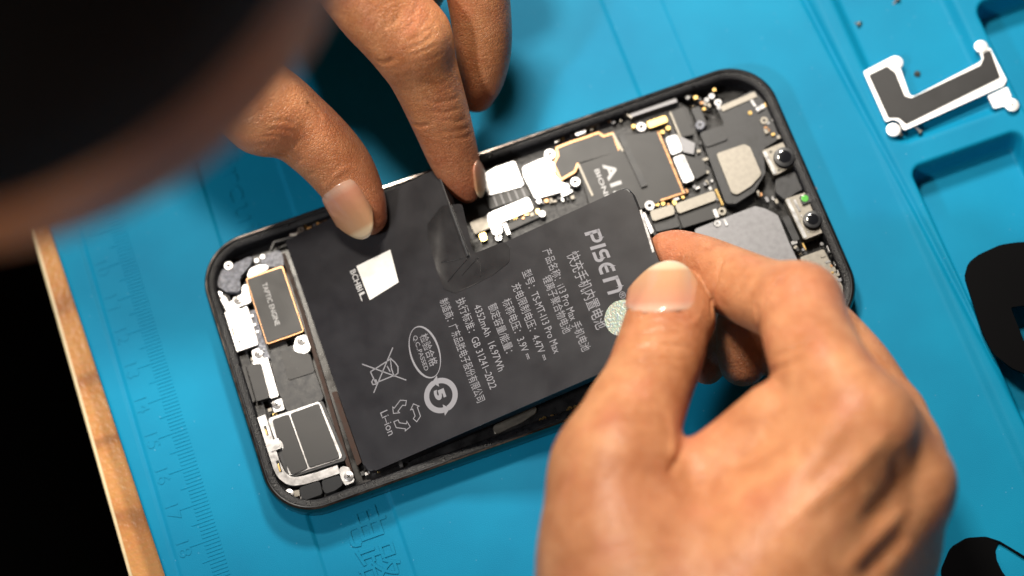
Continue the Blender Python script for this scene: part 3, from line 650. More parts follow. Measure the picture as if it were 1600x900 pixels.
# holographic seal
def holo_mat():
    m = nmat('hologram_foil', (0.25, 0.26, 0.25), 0.42, 0.9); nt = m.node_tree; b = nt.nodes['Principled BSDF']
    tc = nt.nodes.new('ShaderNodeTexCoord'); vo = nt.nodes.new('ShaderNodeTexVoronoi'); vo.inputs['Scale'].default_value = 22
    nt.links.new(tc.outputs['Object'], vo.inputs['Vector'])
    hs = nt.nodes.new('ShaderNodeHueSaturation'); hs.inputs['Saturation'].default_value = .5; hs.inputs['Color'].default_value = (.24,.34,.19,1); nt.links.new(vo.outputs['Distance'], hs.inputs['Hue'])
    nt.links.new(hs.outputs[0], b.inputs['Base Color'])
    bpn = nt.nodes.new('ShaderNodeBump'); bpn.inputs['Strength'].default_value = .25; bpn.inputs['Distance'].default_value = .02
    nt.links.new(vo.outputs['Distance'], bpn.inputs['Height']); nt.links.new(bpn.outputs[0], b.inputs['Normal'])
    return m
HOLO = holo_mat()
hc = to_uv(bat(973,497))
on_batt('hologram_seal', lambda b: prism(b, [(hc[0]+.46*math.cos(t), hc[1]+.46*math.sin(t)) for t in np.linspace(0, 2*math.pi, 36, endpoint=False)], 0, .01), 0, 0, HOLO)

# ------------------------------------------------------------------ loose parts on the mat at the right
ZB = 0.20
brk = empty('metal_bracket', tuple(at(1450, 140, 0))); tag(brk, 'loose bright metal bracket with a dark grey L-shaped pad, lying on the mat', 'bracket')
bpts = [(1349,112),(1391,90),(1396,88),(1408,96),(1407,108),(1421,148),(1427,151),(1527,99),(1535,93),(1530,80),(1546,73),(1573,125),(1568,134),(1412,204),(1405,190),(1395,186),(1384,191)]
def kbk(o, p=brk): o.parent = p; o.matrix_parent_inverse = Matrix.Translation(-Vector(brk.location)); return o
kbk(plate('bracket_plate', bpts, ZB-.04, ZB, NICKEL, None, r=.06, bev=.012))
ipts = [(1357,117),(1386,103),(1399,113),(1414,150),(1424,153),(1532,102),(1537,90),(1535,84),(1547,77),(1563,121),(1545,130),(1416,194),(1404,184),(1388,184)]
kbk(plate('bracket_pad', ipts, ZB, ZB+.015, GRAPH, None, r=.05, bev=.004))
def eyelet(px, py, r, mat=NICKEL):
    c = at(px, py, ZB); bm = bmesh.new(); cyl(bm, c, r, ZB-.03, ZB+.022, 24, .015)
    me = bm_mesh(bm, 'eyelet'); smooth_angle(me, 40); o = kbk(link('eyelet', me, mat))
    bm = bmesh.new(); cyl(bm, c, .03, ZB, ZB+.026, 12); h = link('eyelet_shade', bm_mesh(bm, 'eyelet_shade'), DARK, o)  # dark disc on top paints the shade of the eyelet's opening
eyelet(1400, 98, .19); eyelet(1533, 73, .18); eyelet(1396, 203, .19); eyelet(1581, 164, .19)
kbk(plate('bracket_foot', [(1543,150),(1574,135),(1580,150),(1576,168),(1568,166),(1553,170)], ZB-.06, ZB-.01, NICKEL, None, r=.05))
def loose_screw(px, py, stand, label, z, rz=0, r=.085):
    p = at(px, py, z); o = empty('loose_screw', tuple(p)); tag(o, label, 'screw', 'tiny screws scattered on the mat')
    bm = bmesh.new(); cyl(bm, (0, 0), r, .0, .06, 16, .012); cyl(bm, (0,0), r*.6, .01, .066, 14); me = bm_mesh(bm, 'screw_head'); smooth_angle(me, 40)
    h = link('screw_head', me, BEIGE, o); bm = bmesh.new(); cyl(bm, (0,0), r*.5, -.28, 0.0, 12); me = bm_mesh(bm, 'screw_shank'); smooth_angle(me, 40); link('screw_shank', me, GREYM, o)
    o.rotation_euler = (math.radians(90), 0, rz) if not stand else (math.radians(stand), 0, rz)
    return o
loose_screw(1342, 38, 60, 'tiny screw lying alone left of the upper tray, above the bracket', -.1, .7)
loose_screw(1402, 0, 70, 'tiny screw at the very top edge of the photo, above the bracket', -.1, 2.0)
loose_screw(1433, 115, 50, 'tiny screw lying inside the angle of the L-shaped bracket', -.1, -.6)
loose_screw(1437, 205, 0, 'tiny pale screw lying just below the lower edge of the bracket', .07, .35, .075)
loose_screw(1407, 210, 0, 'tiny dark screw half under the bracket, beside its lower left eyelet', .07, -.4, .07)

ps = [(1507,432),(1513,410),(1530,397),(1563,382),(1590,378),(1660,376),(1760,400),(1780,560),(1700,610),(1610,588),(1580,575),(1552,553),(1535,520)]
bs = empty('cutout_plate', tuple(at(1600, 480, 0))); tag(bs, 'flat black plate with rounded corner and a cut-out showing blue mat, right of the ridge', 'plate')
def with_hole(name, outer, hole, z0, z1, mat, parent):
    """outer and hole are pixel outlines; the hole is bridged by lofting nearest points"""
    O = round_poly([tuple(at(*q, z1)[:2]) for q in outer], .35, 6); Hh = round_poly([tuple(at(*q, z1)[:2]) for q in hole], .05, 4)
    def resample(P_, n):
        P_ = np.array(P_+[P_[0]]); s = np.concatenate([[0], np.cumsum(np.linalg.norm(np.diff(P_, axis=0), axis=1))])
        u = np.linspace(0, s[-1], n, endpoint=False); return np.stack([np.interp(u, s, P_[:,0]), np.interp(u, s, P_[:,1])], 1)
    c = np.mean(Hh, axis=0); O = resample(O, 96); Hh = resample(Hh, 96)
    def order(P_):
        a = np.arctan2(P_[:,1]-c[1], P_[:,0]-c[0]); 
        if np.sum(np.diff(np.unwrap(a))) < 0: P_ = P_[::-1]; a = a[::-1]
        return np.roll(P_, -int(np.argmin(a)), 0)
    O, Hh = order(O), order(Hh)
    bm = bmesh.new(); rings = [(O, z0), (O, z1-.015), (O+(c-O)*.006, z1), (Hh, z1), (Hh, z0)]
    vs = [[bm.verts.new((p[0], p[1], z)) for p in R] for R, z in rings]
    n = 96
    for a, b in zip(vs, vs[1:]+vs[:1]):
        for i in range(n): bm.faces.new((a[i], a[(i+1) % n], b[(i+1) % n], b[i]))
    me = bm_mesh(bm, name); smooth_angle(me, 35); o = link(name, me, mat); o.parent = parent; o.matrix_parent_inverse = Matrix.Translation(-Vector(parent.location)); return o
with_hole('plate_sheet', ps, [(1579,480),(1640,472),(1655,522),(1602,538)], .12, .2, BLACKV, bs)
b2 = empty('round_plate', tuple(at(1540, 880, 0))); tag(b2, 'flat black round plate with an oval hole, at the lower right beside the knuckles', 'plate')
with_hole('plate_sheet', [(1470,890),(1485,855),(1510,840),(1540,838),(1562,845),(1610,874),(1660,940),(1640,1010),(1540,1030),(1480,980)], [(1560,846.5),(1555,857),(1557,874),(1566,893),(1580,912),(1615,940),(1640,930),(1606,876)], .0, .06, BLACKV, b2)
# ==HANDS==
# ------------------------------------------------------------------ the person: one continuous body grown from limb chains
def catmull(P_, m):
    P_ = np.array(P_, float); n = len(P_)
    if n == 2: return np.array([P_[0]*(1-t)+P_[1]*t for t in np.linspace(0, 1, m+1)])
    out = []
    Q = np.concatenate([[2*P_[0]-P_[1]], P_, [2*P_[-1]-P_[-2]]])
    for i in range(n-1):
        p0, p1, p2, p3 = Q[i:i+4]
        for t in np.linspace(0, 1, m, endpoint=False):
            out.append(0.5*((2*p1)+(-p0+p2)*t+(2*p0-5*p1+4*p2-p3)*t*t+(-p0+3*p1-3*p2+p3)*t**3))
    out.append(P_[-1]); return np.array(out)
class Field:
    def __init__(s, lo, hi, h):
        s.lo = np.array(lo, float); s.h = h; s.n = np.ceil((np.array(hi)-s.lo)/h).astype(int)+1
        s.F = np.full(s.n, 5.0, np.float32)
    def chain_d(s, P_, mg):
        r = P_[:, 3].max()+mg
        a = np.maximum(0, np.floor((P_[:, :3].min(0)-r-s.lo)/s.h).astype(int)); b = np.minimum(s.n, np.ceil((P_[:, :3].max(0)+r-s.lo)/s.h).astype(int)+1)
        if np.any(b <= a): return None, None
        ax = [(s.lo[i]+s.h*np.arange(a[i], b[i])).astype(np.float32) for i in range(3)]
        X, Y, Z = ax[0][:, None, None], ax[1][None, :, None], ax[2][None, None, :]
        D = None
        for p, q in zip(P_[:-1], P_[1:]):
            d = (q-p).astype(np.float32); L2 = float(d[:3]@d[:3])+1e-9
            t = ((X-p[0])*d[0]+(Y-p[1])*d[1]+(Z-p[2])*d[2])/L2; np.clip(t, 0, 1, out=t)
            e = np.sqrt((X-p[0]-t*d[0])**2+(Y-p[1]-t*d[1])**2+(Z-p[2]-t*d[2])**2)-(p[3]+t*d[3])
            D = e if D is None else np.minimum(D, e)
        return D, tuple(slice(a[i], b[i]) for i in range(3))
    def add(s, P_, k=0.2, m=6, G=None):
        """smooth union of a limb chain (x, y, z, radius)"""
        P_ = catmull(P_, m); D, sl = s.chain_d(P_, max(k, 0.2)+0.25)
        if D is None: return
        T_ = s.F if G is None else G
        A = T_[sl]; hh = np.maximum(k-np.abs(A-D), 0)/max(k, 1e-6); T_[sl] = np.minimum(A, D)-hh*hh*k*0.25
    def cut(s, P_, k=0.2, m=6):
        P_ = catmull(P_, m); D, sl = s.chain_d(P_, k+0.3)
        if D is None: return
        A = s.F[sl]; D = -D; hh = np.maximum(k-np.abs(A-D), 0)/k; s.F[sl] = np.maximum(A, D)+hh*hh*k*0.25
    def merge(s, G, k=0.05):
        hh = np.maximum(k-np.abs(s.F-G), 0)/k; s.F = np.minimum(s.F, G)-hh*hh*k*0.25
    def mesh(s):
        F = s.F; F[0] = F[-1] = 5; F[:, 0] = F[:, -1] = 5; F[:, :, 0] = F[:, :, -1] = 5
        S = F < 0; nx, ny, nz = (k-1 for k in F.shape)
        cnt = np.zeros((nx, ny, nz), np.int8)
        for i in (0, 1):
            for j in (0, 1):
                for k in (0, 1): cnt += S[i:i+nx, j:j+ny, k:k+nz]
        act = (cnt > 0) & (cnt < 8); ijk = np.argwhere(act); vid = np.full((nx, ny, nz), -1, np.int32); vid[act] = np.arange(len(ijk))
        cs = [(i, j, k) for i in (0, 1) for j in (0, 1) for k in (0, 1)]
        val = {c: F[ijk[:, 0]+c[0], ijk[:, 1]+c[1], ijk[:, 2]+c[2]] for c in cs}
        acc = np.zeros((len(ijk), 3)); num = np.zeros(len(ijk))
        for c in cs:
            for ax_ in range(3):
                if c[ax_]: continue
                e = list(c); e[ax_] = 1; a, b = val[c], val[tuple(e)]; mk = (a < 0) != (b < 0)
                t = np.where(mk, a/np.where(mk, a-b, 1), 0); p = np.repeat(np.array(c, float)[None], len(ijk), 0); p[:, ax_] += t
                acc[mk] += p[mk]; num[mk] += 1
        V = s.lo+s.h*(ijk+acc/num[:, None])
        Q = []
        for ax_ in range(3):
            u, v = (ax_+1) % 3, (ax_+2) % 3
            sl0 = [slice(None)]*3; sl1 = [slice(None)]*3
            sl0[ax_] = slice(0, -1); sl1[ax_] = slice(1, None)
            cross = S[tuple(sl0)] != S[tuple(sl1)]
            e = np.argwhere(cross); e = e[(e[:, u] > 0) & (e[:, v] > 0) & (e[:, u] < F.shape[u]-1) & (e[:, v] < F.shape[v]-1)]
            ins = S[e[:, 0], e[:, 1], e[:, 2]]
            def g(du, dv):
                q = e.copy(); q[:, u] -= du; q[:, v] -= dv; return vid[q[:, 0], q[:, 1], q[:, 2]]
            q = np.stack([g(1, 1), g(0, 1), g(0, 0), g(1, 0)], 1); q[~ins] = q[~ins][:, ::-1]
            Q.append(q)
        return V, np.concatenate(Q)
def relax(V, Q, it=3, lam=0.5):
    V = V.copy(); n = len(V)
    E_ = np.concatenate([Q[:, [0, 1]], Q[:, [1, 2]], Q[:, [2, 3]], Q[:, [3, 0]]])
    deg = np.bincount(E_.ravel(), minlength=n).astype(float)
    for i in range(it):
        for l in (lam, -lam*1.03):
            A = np.stack([np.bincount(E_[:, 0], V[E_[:, 1], c], n)+np.bincount(E_[:, 1], V[E_[:, 0], c], n) for c in range(3)], 1)/deg[:, None]
            V += l*(A-V)
    return V
def vnormals(V, Q):
    fn = np.cross(V[Q[:, 2]]-V[Q[:, 0]], V[Q[:, 3]]-V[Q[:, 1]]); N = np.zeros_like(V)
    for c in range(3):
        for k in range(4): N[:, c] += np.bincount(Q[:, k], fn[:, c], len(V))
    return N/np.maximum(1e-9, np.linalg.norm(N, axis=1))[:, None]
def J(*pts): return [(*at(p[0], p[1], p[2]), p[3]) for p in pts]
def box_of(chains, mg):
    A = np.concatenate([np.array(c) for c in chains]); return (A[:, :3]-A[:, 3:]-mg).min(0), (A[:, :3]+A[:, 3:]+mg).max(0)
def make_hand(groups, h, clip=None):
    """groups: list of (list of (chain, k)); fingers of different groups touch without melting together"""
    allc = [c for g in groups for c, k in g]; lo, hi = box_of(allc, 0.25)
    if clip: lo = np.maximum(lo, clip[0]); hi = np.minimum(hi, clip[1])
    f = Field(lo, hi, h)
    for gi, g in enumerate(groups):
        if gi == 0:
            for c, k in g: f.add(c, k)
        else:
            G = np.full(f.F.shape, 5.0, np.float32)
            for c, k in g: f.add(c, k, G=G)
            f.merge(G, 0.06)
    return f
def displace(V, N, lines, bvh):
    """press or raise fold lines (pixel polyline, depth, width) into the skin where they meet the body"""
    for pts, dep, wd in lines:
        P_ = np.array(pts, float); P_ = catmull(np.c_[P_, np.zeros(len(P_))], 5)
        H = []
        for p in P_:
            o, d = ray(p[0], p[1]); hit = bvh.ray_cast(o, d)
            if hit[0] is not None: H.append(np.array(hit[0]))
        if len(H) < 2: continue
        H = np.array(H); lo, hi = H.min(0)-wd*3, H.max(0)+wd*3
        ix = np.where(np.all((V > lo) & (V < hi), 1))[0]
        if not len(ix): continue
        best = np.full(len(ix), 9.0)
        tt = np.zeros(len(ix)); m = len(H)-1
        for k in range(m):
            a, b = H[k], H[k+1]; d = b-a; L2 = d@d+1e-9
            if L2 > 1.0: continue
            t = np.clip(((V[ix]-a)@d)/L2, 0, 1); e = np.linalg.norm(V[ix]-a-t[:, None]*d, axis=1)
            u = e < best; best[u] = e[u]; tt[u] = (k+t[u])/m
        fade = np.clip(np.minimum(tt, 1-tt)*5, 0.0, 1)
        V[ix] -= N[ix]*(dep*fade*np.exp(-(best/wd)**2))[:, None]

# right hand, coming in from below: (pixel x, pixel y, height, radius)
R_thumb = [(J((1046,462,3.62,.72),(1043,490,3.75,.95),(1034,540,4.2,1.06),(1012,600,4.8,1.06),(985,660,5.3,1.18),(962,735,5.7,1.38)), .15),
           (J((1030,455,3.5,.50),(1068,460,3.5,.46),(1080,500,3.7,.55)), .4),
           (J((962,735,5.7,1.38),(955,800,5.9,1.5),(965,900,6.1,1.8),(1010,1050,6.2,2.2),(1040,1200,6.2,2.6)), .5)]
R_index = [(J((1040,388,2.35,.42),(1062,398,2.45,.62),(1100,418,2.75,.78),(1150,443,3.5,.86),(1195,462,4.2,.90),(1248,478,4.9,.98)), .15),
           (J((1248,478,4.9,.98),(1268,540,5.6,1.04),(1295,600,6.2,1.12),(1338,670,6.6,1.18)), .35),
           (J((1338,670,6.6,1.18),(1270,780,6.6,1.25),(1190,900,6.5,1.5),(1100,1060,6.3,2.2),(1060,1200,6.2,2.6)), .6),
           (J((1376,655,6.35,.72),(1392,672,6.1,.66)), .5)]
R_back = [(J((1385,728,5.55,.95),(1300,825,5.75,1.2),(1220,920,5.85,1.5)), .8), (J((1400,815,4.9,.9),(1330,905,5.1,1.1),(1240,1000,5.6,1.5)), .8),
          (J((1075,748,5.3,.72),(1140,708,5.4,.78),(1212,655,5.75,.85)), .35), (J((1388,690,5.9,.80),(1425,742,5.6,.85)), .4),
          (J((1418,772,5.5,.92),(1330,860,5.6,1.15),(1220,980,5.8,1.6),(1100,1180,6.0,2.3)), .7),
          (J((1398,872,4.3,.95),(1330,960,4.6,1.2),(1200,1120,5.4,1.9)), .8),
          (J((1360,980,3.2,.95),(1280,1080,3.8,1.3),(1160,1200,5.0,1.9)), .8),
          (J((985,800,5.4,1.25),(1080,800,5.35,1.0),(1180,750,5.5,.95),(1270,690,5.9,.9)), .7),
          (J((1000,900,5.7,1.6),(1120,880,5.7,1.5),(1250,800,5.7,1.2)), .8),
          (J((1020,1020,5.8,2.0),(1150,1000,5.6,1.8),(1250,960,5.2,1.4)), .9)]
R_mid = [(J((1161,566,2.0,.60),(1163,540,2.2,.69),(1172,495,2.6,.74),(1230,470,3.0,.78),(1330,560,3.3,.80),(1397,650,3.5,.72)), .15),
         (J((1397,650,3.5,.72),(1420,700,4.4,.80),(1432,765,5.2,.85)), .3)]
R_ring = [(J((1105,575,1.0,.42),(1125,550,1.2,.5),(1180,530,2.0,.7),(1300,600,2.4,.75),(1395,730,2.8,.75)), .15),
          (J((1395,730,2.8,.75),(1415,800,3.6,.8),(1400,872,4.3,.9)), .3),
          (J((1260,760,.9,.6),(1320,780,1.4,.65),(1375,840,2.0,.7),(1375,900,2.8,.8),(1360,980,3.2,.95)), .2)]
HR = 0.055
hiR = at(1500, 400, 8); 
fR = make_hand([R_thumb+R_index[1:]+R_back, R_index[:1]+R_index[1:2], R_mid, R_ring], HR)
# left hand, reaching in from the upper left
L_thumb = [(J((575,338,1.50,.50),(560,312,1.76,.70),(535,268,2.2,.84),(500,228,2.75,.90),(455,190,3.3,.96),(415,172,3.7,1.08)), .15),
           (J((415,172,3.7,1.08),(360,120,4.2,1.12),(300,40,5.0,1.3),(250,-60,5.8,1.6),(200,-180,6.4,2.2)), .4)]
L_index = [(J((730,300,1.15,.30),(722,278,1.4,.52),(708,243,1.9,.66),(690,190,2.7,.76),(668,130,3.6,.86),(640,62,4.6,1.00)), .15),
           (J((640,62,4.6,1.00),(595,10,5.1,1.12),(540,-70,5.8,1.2),(470,-160,6.4,1.3)), .35),
           (J((470,-160,6.4,1.3),(350,-230,6.6,1.6),(220,-300,6.6,2.2)), .6)]
L_mid = [(J((744,146,1.9,.50),(752,118,2.4,.62),(755,70,3.1,.74),(748,0,4.0,.80),(735,-70,4.8,.86)), .15),
         (J((735,-70,4.8,.86),(640,-170,5.6,1.1),(540,-240,6.2,1.25)), .3), (J((540,-240,6.2,1.25),(380,-330,6.4,1.6),(220,-340,6.4,2.2)), .6)]
L_ring = [(J((640,60,1.6,.5),(650,0,2.4,.65),(700,-90,3.2,.75),(760,-150,4.0,.8)), .15), (J((760,-150,4.0,.8),(680,-260,5.0,1.0),(580,-340,5.6,1.2)), .3), (J((580,-340,5.6,1.2),(420,-420,6.0,1.6),(240,-380,6.2,2.2)), .6)]
L_palm = [(J((470,-150,6.0,1.2),(400,-60,5.6,1.1),(330,20,5.0,1.1)), .8), (J((520,-230,5.8,1.2),(400,-200,5.8,1.5),(260,-140,6.0,1.8)), .9)]
HL = 0.055
fL = make_hand([L_thumb+L_palm+L_index[1:]+L_mid[1:]+L_ring[1:], L_index[:2], L_mid[:2], L_ring[:2]], HL)

RW = at(1050, 1200, 6.2); LW = at(215, -280, 6.4); LW2 = at(200, -180, 6.4)
Lw = (LW+LW2)/2
hc_ = at(-500, -600, 27); HD = np.array(hc_)
# arms, torso, neck and head on a coarser grid
SHR = np.array([-33, -17, 20.]); SHL = np.array([-30, 30, 20.]); CH = np.array([-36, 6, 14.])
cb = [([(*RW, 2.6), (*(RW*.6+np.array([-16,-30,3])*.4), 3.0), (-15, -30, 3.4, 4.0), (-26, -25, 11, 4.8), (*SHR, 5.6)], 1.0),
      ([(*Lw, 2.5), (*(Lw*.6+np.array([-14,30,5])*.4), 3.0), (-15, 33, 5, 4.0), (-23, 33, 12, 4.8), (*SHL, 5.6)], 1.0),
      ([(*SHR, 5.6), (-36, -8, 20, 7.5), (-37, 6, 19, 8.5), (-35, 20, 20, 7.5), (*SHL, 5.6)], 3.0),
      ([(-37, 6, 18, 10), (-42, 5, 0, 12), (-46, 4, -18, 13)], 3.0),
      ([(-35, 8, 24, 6), (*(HD*.5+np.array([-34,8,24])*.5), 5.4), (*HD, 6.0)], 2.0),
      ([(*(HD+np.array([-2.0,0.5,1.5])), 7.2), (*(HD+np.array([1.6,-1.4,-3.0])), 6.4)], 1.5)]
lo, hi = box_of([c for c, k in cb], 1.0)
fB = Field(lo, hi, 0.45)
for c, k in cb: fB.add(c, k, m=5)
parts = []
for f, it in ((fR, 4), (fL, 4), (fB, 3)):
    V_, Q_ = f.mesh(); V_ = relax(V_, Q_, it); parts.append([V_, Q_])
bvR = BVHTree.FromPolygons(parts[0][0].tolist(), parts[0][1].tolist()); bvL = BVHTree.FromPolygons(parts[1][0].tolist(), parts[1][1].tolist())
FOLDS_R = [(((1133,392),(1122,430),(1113,470),(1112,500)), .055, .05), (((1128,396),(1117,440),(1108,480)), .03, .04),
           (((1236,424),(1205,452),(1188,490),(1184,535)), .07, .06), (((1180,468),(1183,500),(1185,530)), .05, .05),
           (((1205,560),(1240,545),(1275,532)), .05, .08), (((1190,588),(1225,572),(1262,560)), .04, .08),
           (((974,455),(974,485),(988,500),(1010,496),(1040,497),(1082,508),(1104,470)), -.02, .07), (((985,525),(1030,517),(1075,522)), .03, .05), (((982,548),(1030,538),(1085,545)), .035, .05), (((985,570),(1030,560),(1075,566)), .025, .05),
           (((990,494),(1040,480),(1085,498)), .03, .05),
           (((1075,690),(1060,715),(1045,745)), .08, .10), (((1045,640),(1052,680),(1050,720)), -.05, .12),
           (((1395,668),(1345,720),(1285,775),(1220,830)), -.06, .18), (((1350,655),(1300,720),(1250,770)), .05, .22),
           (((1425,775),(1370,840),(1310,900)), -.06, .20), (((1400,700),(1400,760),(1340,830)), .07, .26), (((1420,830),(1390,860),(1340,910)), .08, .22)]
FOLDS_L = [(((502,306),(512,288),(536,265),(564,268),(588,290)), -.016, .06), (((478,158),(492,172),(506,186)), .05, .06), (((640,193),(655,197),(672,194)), .045, .05), (((588,95),(600,98),(618,92)), .05, .06)]
def fan(lines, dep, wd):
    for ln in lines: FOLDS_L.append((ln, dep*random.uniform(.7, 1.3), wd*random.uniform(.85, 1.2)))
fan([((390,232),(415,226),(445,236),(472,250)), ((384,246),(412,240),(440,252),(466,272),(486,284)), ((396,262),(420,256),(440,266),(452,278)),
     ((400,218),(428,212),(455,222),(478,236)), ((410,205),(440,202),(465,210)), ((418,272),(436,252),(460,230),(470,215)), ((402,255),(418,236),(436,214)),
     ((436,284),(452,266),(474,246)), ((455,290),(474,276),(494,268)), ((420,190),(445,188),(462,196)), ((380,236),(392,246),(402,262)), ((425,240),(446,244),(462,256))], .018, .044)
fan([((628,78),(652,72),(676,58),(690,48)), ((640,88),(662,80),(684,68)), ((636,64),(658,56),(676,40)), ((626,52),(642,40),(652,22)), ((612,44),(622,26),(628,6)),
     ((660,100),(680,90),(696,80)), ((650,50),(668,30),(672,14)), ((600,50),(606,30),(606,8)), ((664,66),(676,52),(680,34)), ((640,30),(650,14),(652,0))], .016, .046)
fan([((655,150),(675,160),(700,158),(720,150)), ((668,172),(694,176),(722,168)), ((690,186),(712,190),(738,182)), ((684,204),(708,206),(736,198)), ((700,216),(722,216),(742,208)), ((650,124),(676,132),(706,126))], .014, .045)
for (k, FO, bv) in ((0, FOLDS_R, bvR), (1, FOLDS_L, bvL)):
    V_, Q_ = parts[k]; N_ = vnormals(V_, Q_); displace(V_, N_, FO, bv); parts[k][0] = relax(V_, Q_, 1, .3)
off = 0; VV = []; QQ = []
for V_, Q_ in parts: VV.append(V_); QQ.append(Q_+off); off += len(V_)
VV = np.concatenate(VV); QQ = np.concatenate(QQ)
person = empty('person', (-36, 5, -20))
tag(person, 'person leaning in from the left, both hands lifting the black battery', 'person')
def kp(o, p=None): o.parent = p or person; o.matrix_parent_inverse = Matrix.Translation(-Vector(person.location)) if p is None else p.matrix_basis.inverted(); return o
bme = np_mesh('body', VV, QQ)
# natural flush of the skin near finger ends and knuckles
fl = np.zeros(len(VV), np.float32)
for px, py, z, rad, a in ((1060,400,2.4,1.0,.9),(1110,430,3,.9,.5),(1045,500,4.4,.9,.5),(1160,585,1.8,1.0,.7),(600,320,1.6,.9,.9),(560,300,2,1.2,.5),(720,285,1.2,1.0,1.0),(705,235,2,1.0,.6),(1260,470,5.6,.9,.5),(1080,700,5.2,.9,.9),(490,190,3.2,1.0,.5),(1100,580,1.5,1.2,.9),(1000,800,7,1.2,.25),(760,160,2.1,.9,.5)):
    c = at(px, py, z); d = np.linalg.norm(VV-c, axis=1); fl = np.maximum(fl, (a*np.exp(-(d/rad)**2)).astype(np.float32))
at_ = bme.attributes.new('flush', 'FLOAT', 'POINT'); at_.data.foreach_set('value', fl)
def skin_mat():
    m = bpy.data.materials.new('skin'); m.use_nodes = True; nt = m.node_tree; b = nt.nodes['Principled BSDF']; N = nt.nodes.new; Lk = nt.links.new
    tc = N('ShaderNodeTexCoord'); n1 = N('ShaderNodeTexNoise'); n1.inputs['Scale'].default_value = 1.1; n1.inputs['Detail'].default_value = 10; n1.inputs['Roughness'].default_value = .68; Lk(tc.outputs['Object'], n1.inputs['Vector'])
    cr = N('ShaderNodeValToRGB'); e = cr.color_ramp.elements; e[0].position = .36; e[0].color = (0.40, 0.150, 0.058, 1); e[1].position = .66; e[1].color = (0.57, 0.262, 0.120, 1)
    Lk(n1.outputs['Fac'], cr.inputs[0])
    a = N('ShaderNodeAttribute'); a.attribute_name = 'flush'
    mx = N('ShaderNodeMix'); mx.data_type = 'RGBA'; mx.inputs[7].default_value = (0.50, 0.145, 0.080, 1); ml = N('ShaderNodeMath'); ml.operation = 'MULTIPLY'; ml.inputs[1].default_value = .85
    nb_ = N('ShaderNodeTexNoise'); nb_.inputs['Scale'].default_value = .75; nb_.inputs['Detail'].default_value = 5; nb_.inputs['Roughness'].default_value = .6; Lk(tc.outputs['Object'], nb_.inputs['Vector'])
    mr = N('ShaderNodeMapRange'); mr.inputs[1].default_value = .50; mr.inputs[2].default_value = .68; mr.inputs[3].default_value = 0; mr.inputs[4].default_value = .42; Lk(nb_.outputs['Fac'], mr.inputs[0])
    ad = N('ShaderNodeMath'); ad.operation = 'MAXIMUM'; Lk(a.outputs['Fac'], ad.inputs[0]); Lk(mr.outputs[0], ad.inputs[1])
    Lk(ad.outputs[0], ml.inputs[0]); Lk(ml.outputs[0], mx.inputs[0]); Lk(cr.outputs[0], mx.inputs[6]); Lk(mx.outputs[2], b.inputs['Base Color'])
    b.inputs['Subsurface Weight'].default_value = .25; b.inputs['Subsurface Radius'].default_value = (.22, .09, .05); b.inputs['Subsurface Scale'].default_value = 1.0
    b.inputs['Roughness'].default_value = .40; b.inputs['Specular IOR Level'].default_value = .45
    v = N('ShaderNodeTexVoronoi'); v.feature = 'DISTANCE_TO_EDGE'; v.inputs['Scale'].default_value = 13; v.inputs['Randomness'].default_value = .9
    mp = N('ShaderNodeMapping'); mp.inputs['Scale'].default_value = (1, 1.0, 1); nd = N('ShaderNodeTexNoise'); nd.inputs['Scale'].default_value = 5; va = N('ShaderNodeVectorMath'); va.operation = 'MULTIPLY_ADD'; va.inputs[1].default_value = (.12, .12, .12)
    Lk(tc.outputs['Object'], nd.inputs['Vector']); Lk(nd.outputs['Color'], va.inputs[0]); Lk(tc.outputs['Object'], va.inputs[2]); Lk(va.outputs[0], v.inputs['Vector'])
    mn = N('ShaderNodeMath'); mn.operation = 'MINIMUM'; mn.inputs[1].default_value = .12; Lk(v.outputs['Distance'], mn.inputs[0])
    n2 = N('ShaderNodeTexNoise'); n2.inputs['Scale'].default_value = 9; n2.inputs['Detail'].default_value = 5; Lk(tc.outputs['Object'], n2.inputs['Vector'])
    b1 = N('ShaderNodeBump'); b1.inputs['Strength'].default_value = .8; b1.inputs['Distance'].default_value = .10; Lk(mn.outputs[0], b1.inputs['Height'])
    b2 = N('ShaderNodeBump'); b2.inputs['Strength'].default_value = .4; b2.inputs['Distance'].default_value = .05; Lk(n2.outputs['Fac'], b2.inputs['Height']); Lk(b1.outputs[0], b2.inputs['Normal'])
    Lk(b2.outputs[0], b.inputs['Normal']); return m
SKIN = skin_mat(); kp(link('body', bme, SKIN))
def nail_mat():
    m = nmat('nail', (.62, .36, .26), .22, coat=.5); nt = m.node_tree; b = nt.nodes['Principled BSDF']; N = nt.nodes.new; Lk = nt.links.new
    a = N('ShaderNodeAttribute'); a.attribute_name = 'along'; cr = N('ShaderNodeValToRGB'); e = cr.color_ramp.elements
    e[0].position = 0; e[0].color = (.50, .28, .19, 1); e[1].position = .10; e[1].color = (.54, .33, .24, 1)
    for p_, c_ in ((.22, (.52, .235, .15, 1)), (.5, (.50, .25, .14, 1)), (.80, (.50, .29, .16, 1)), (.87, (.60, .46, .30, 1)), (1, (.62, .50, .36, 1))): x = cr.color_ramp.elements.new(p_); x.color = c_
    Lk(a.outputs['Fac'], cr.inputs[0]); Lk(cr.outputs[0], b.inputs['Base Color'])
    b.inputs['Subsurface Weight'].default_value = .2; b.inputs['Subsurface Radius'].default_value = (.12, .05, .03)
    tc = N('ShaderNodeTexCoord'); n = N('ShaderNodeTexNoise'); n.inputs['Scale'].default_value = 6; Lk(tc.outputs['Object'], n.inputs['Vector'])
    bp = N('ShaderNodeBump'); bp.inputs['Strength'].default_value = .15; bp.inputs['Distance'].default_value = .05; Lk(n.outputs['Fac'], bp.inputs['Height']); Lk(bp.outputs[0], b.inputs['Normal'])
    return m
NAIL = nail_mat()
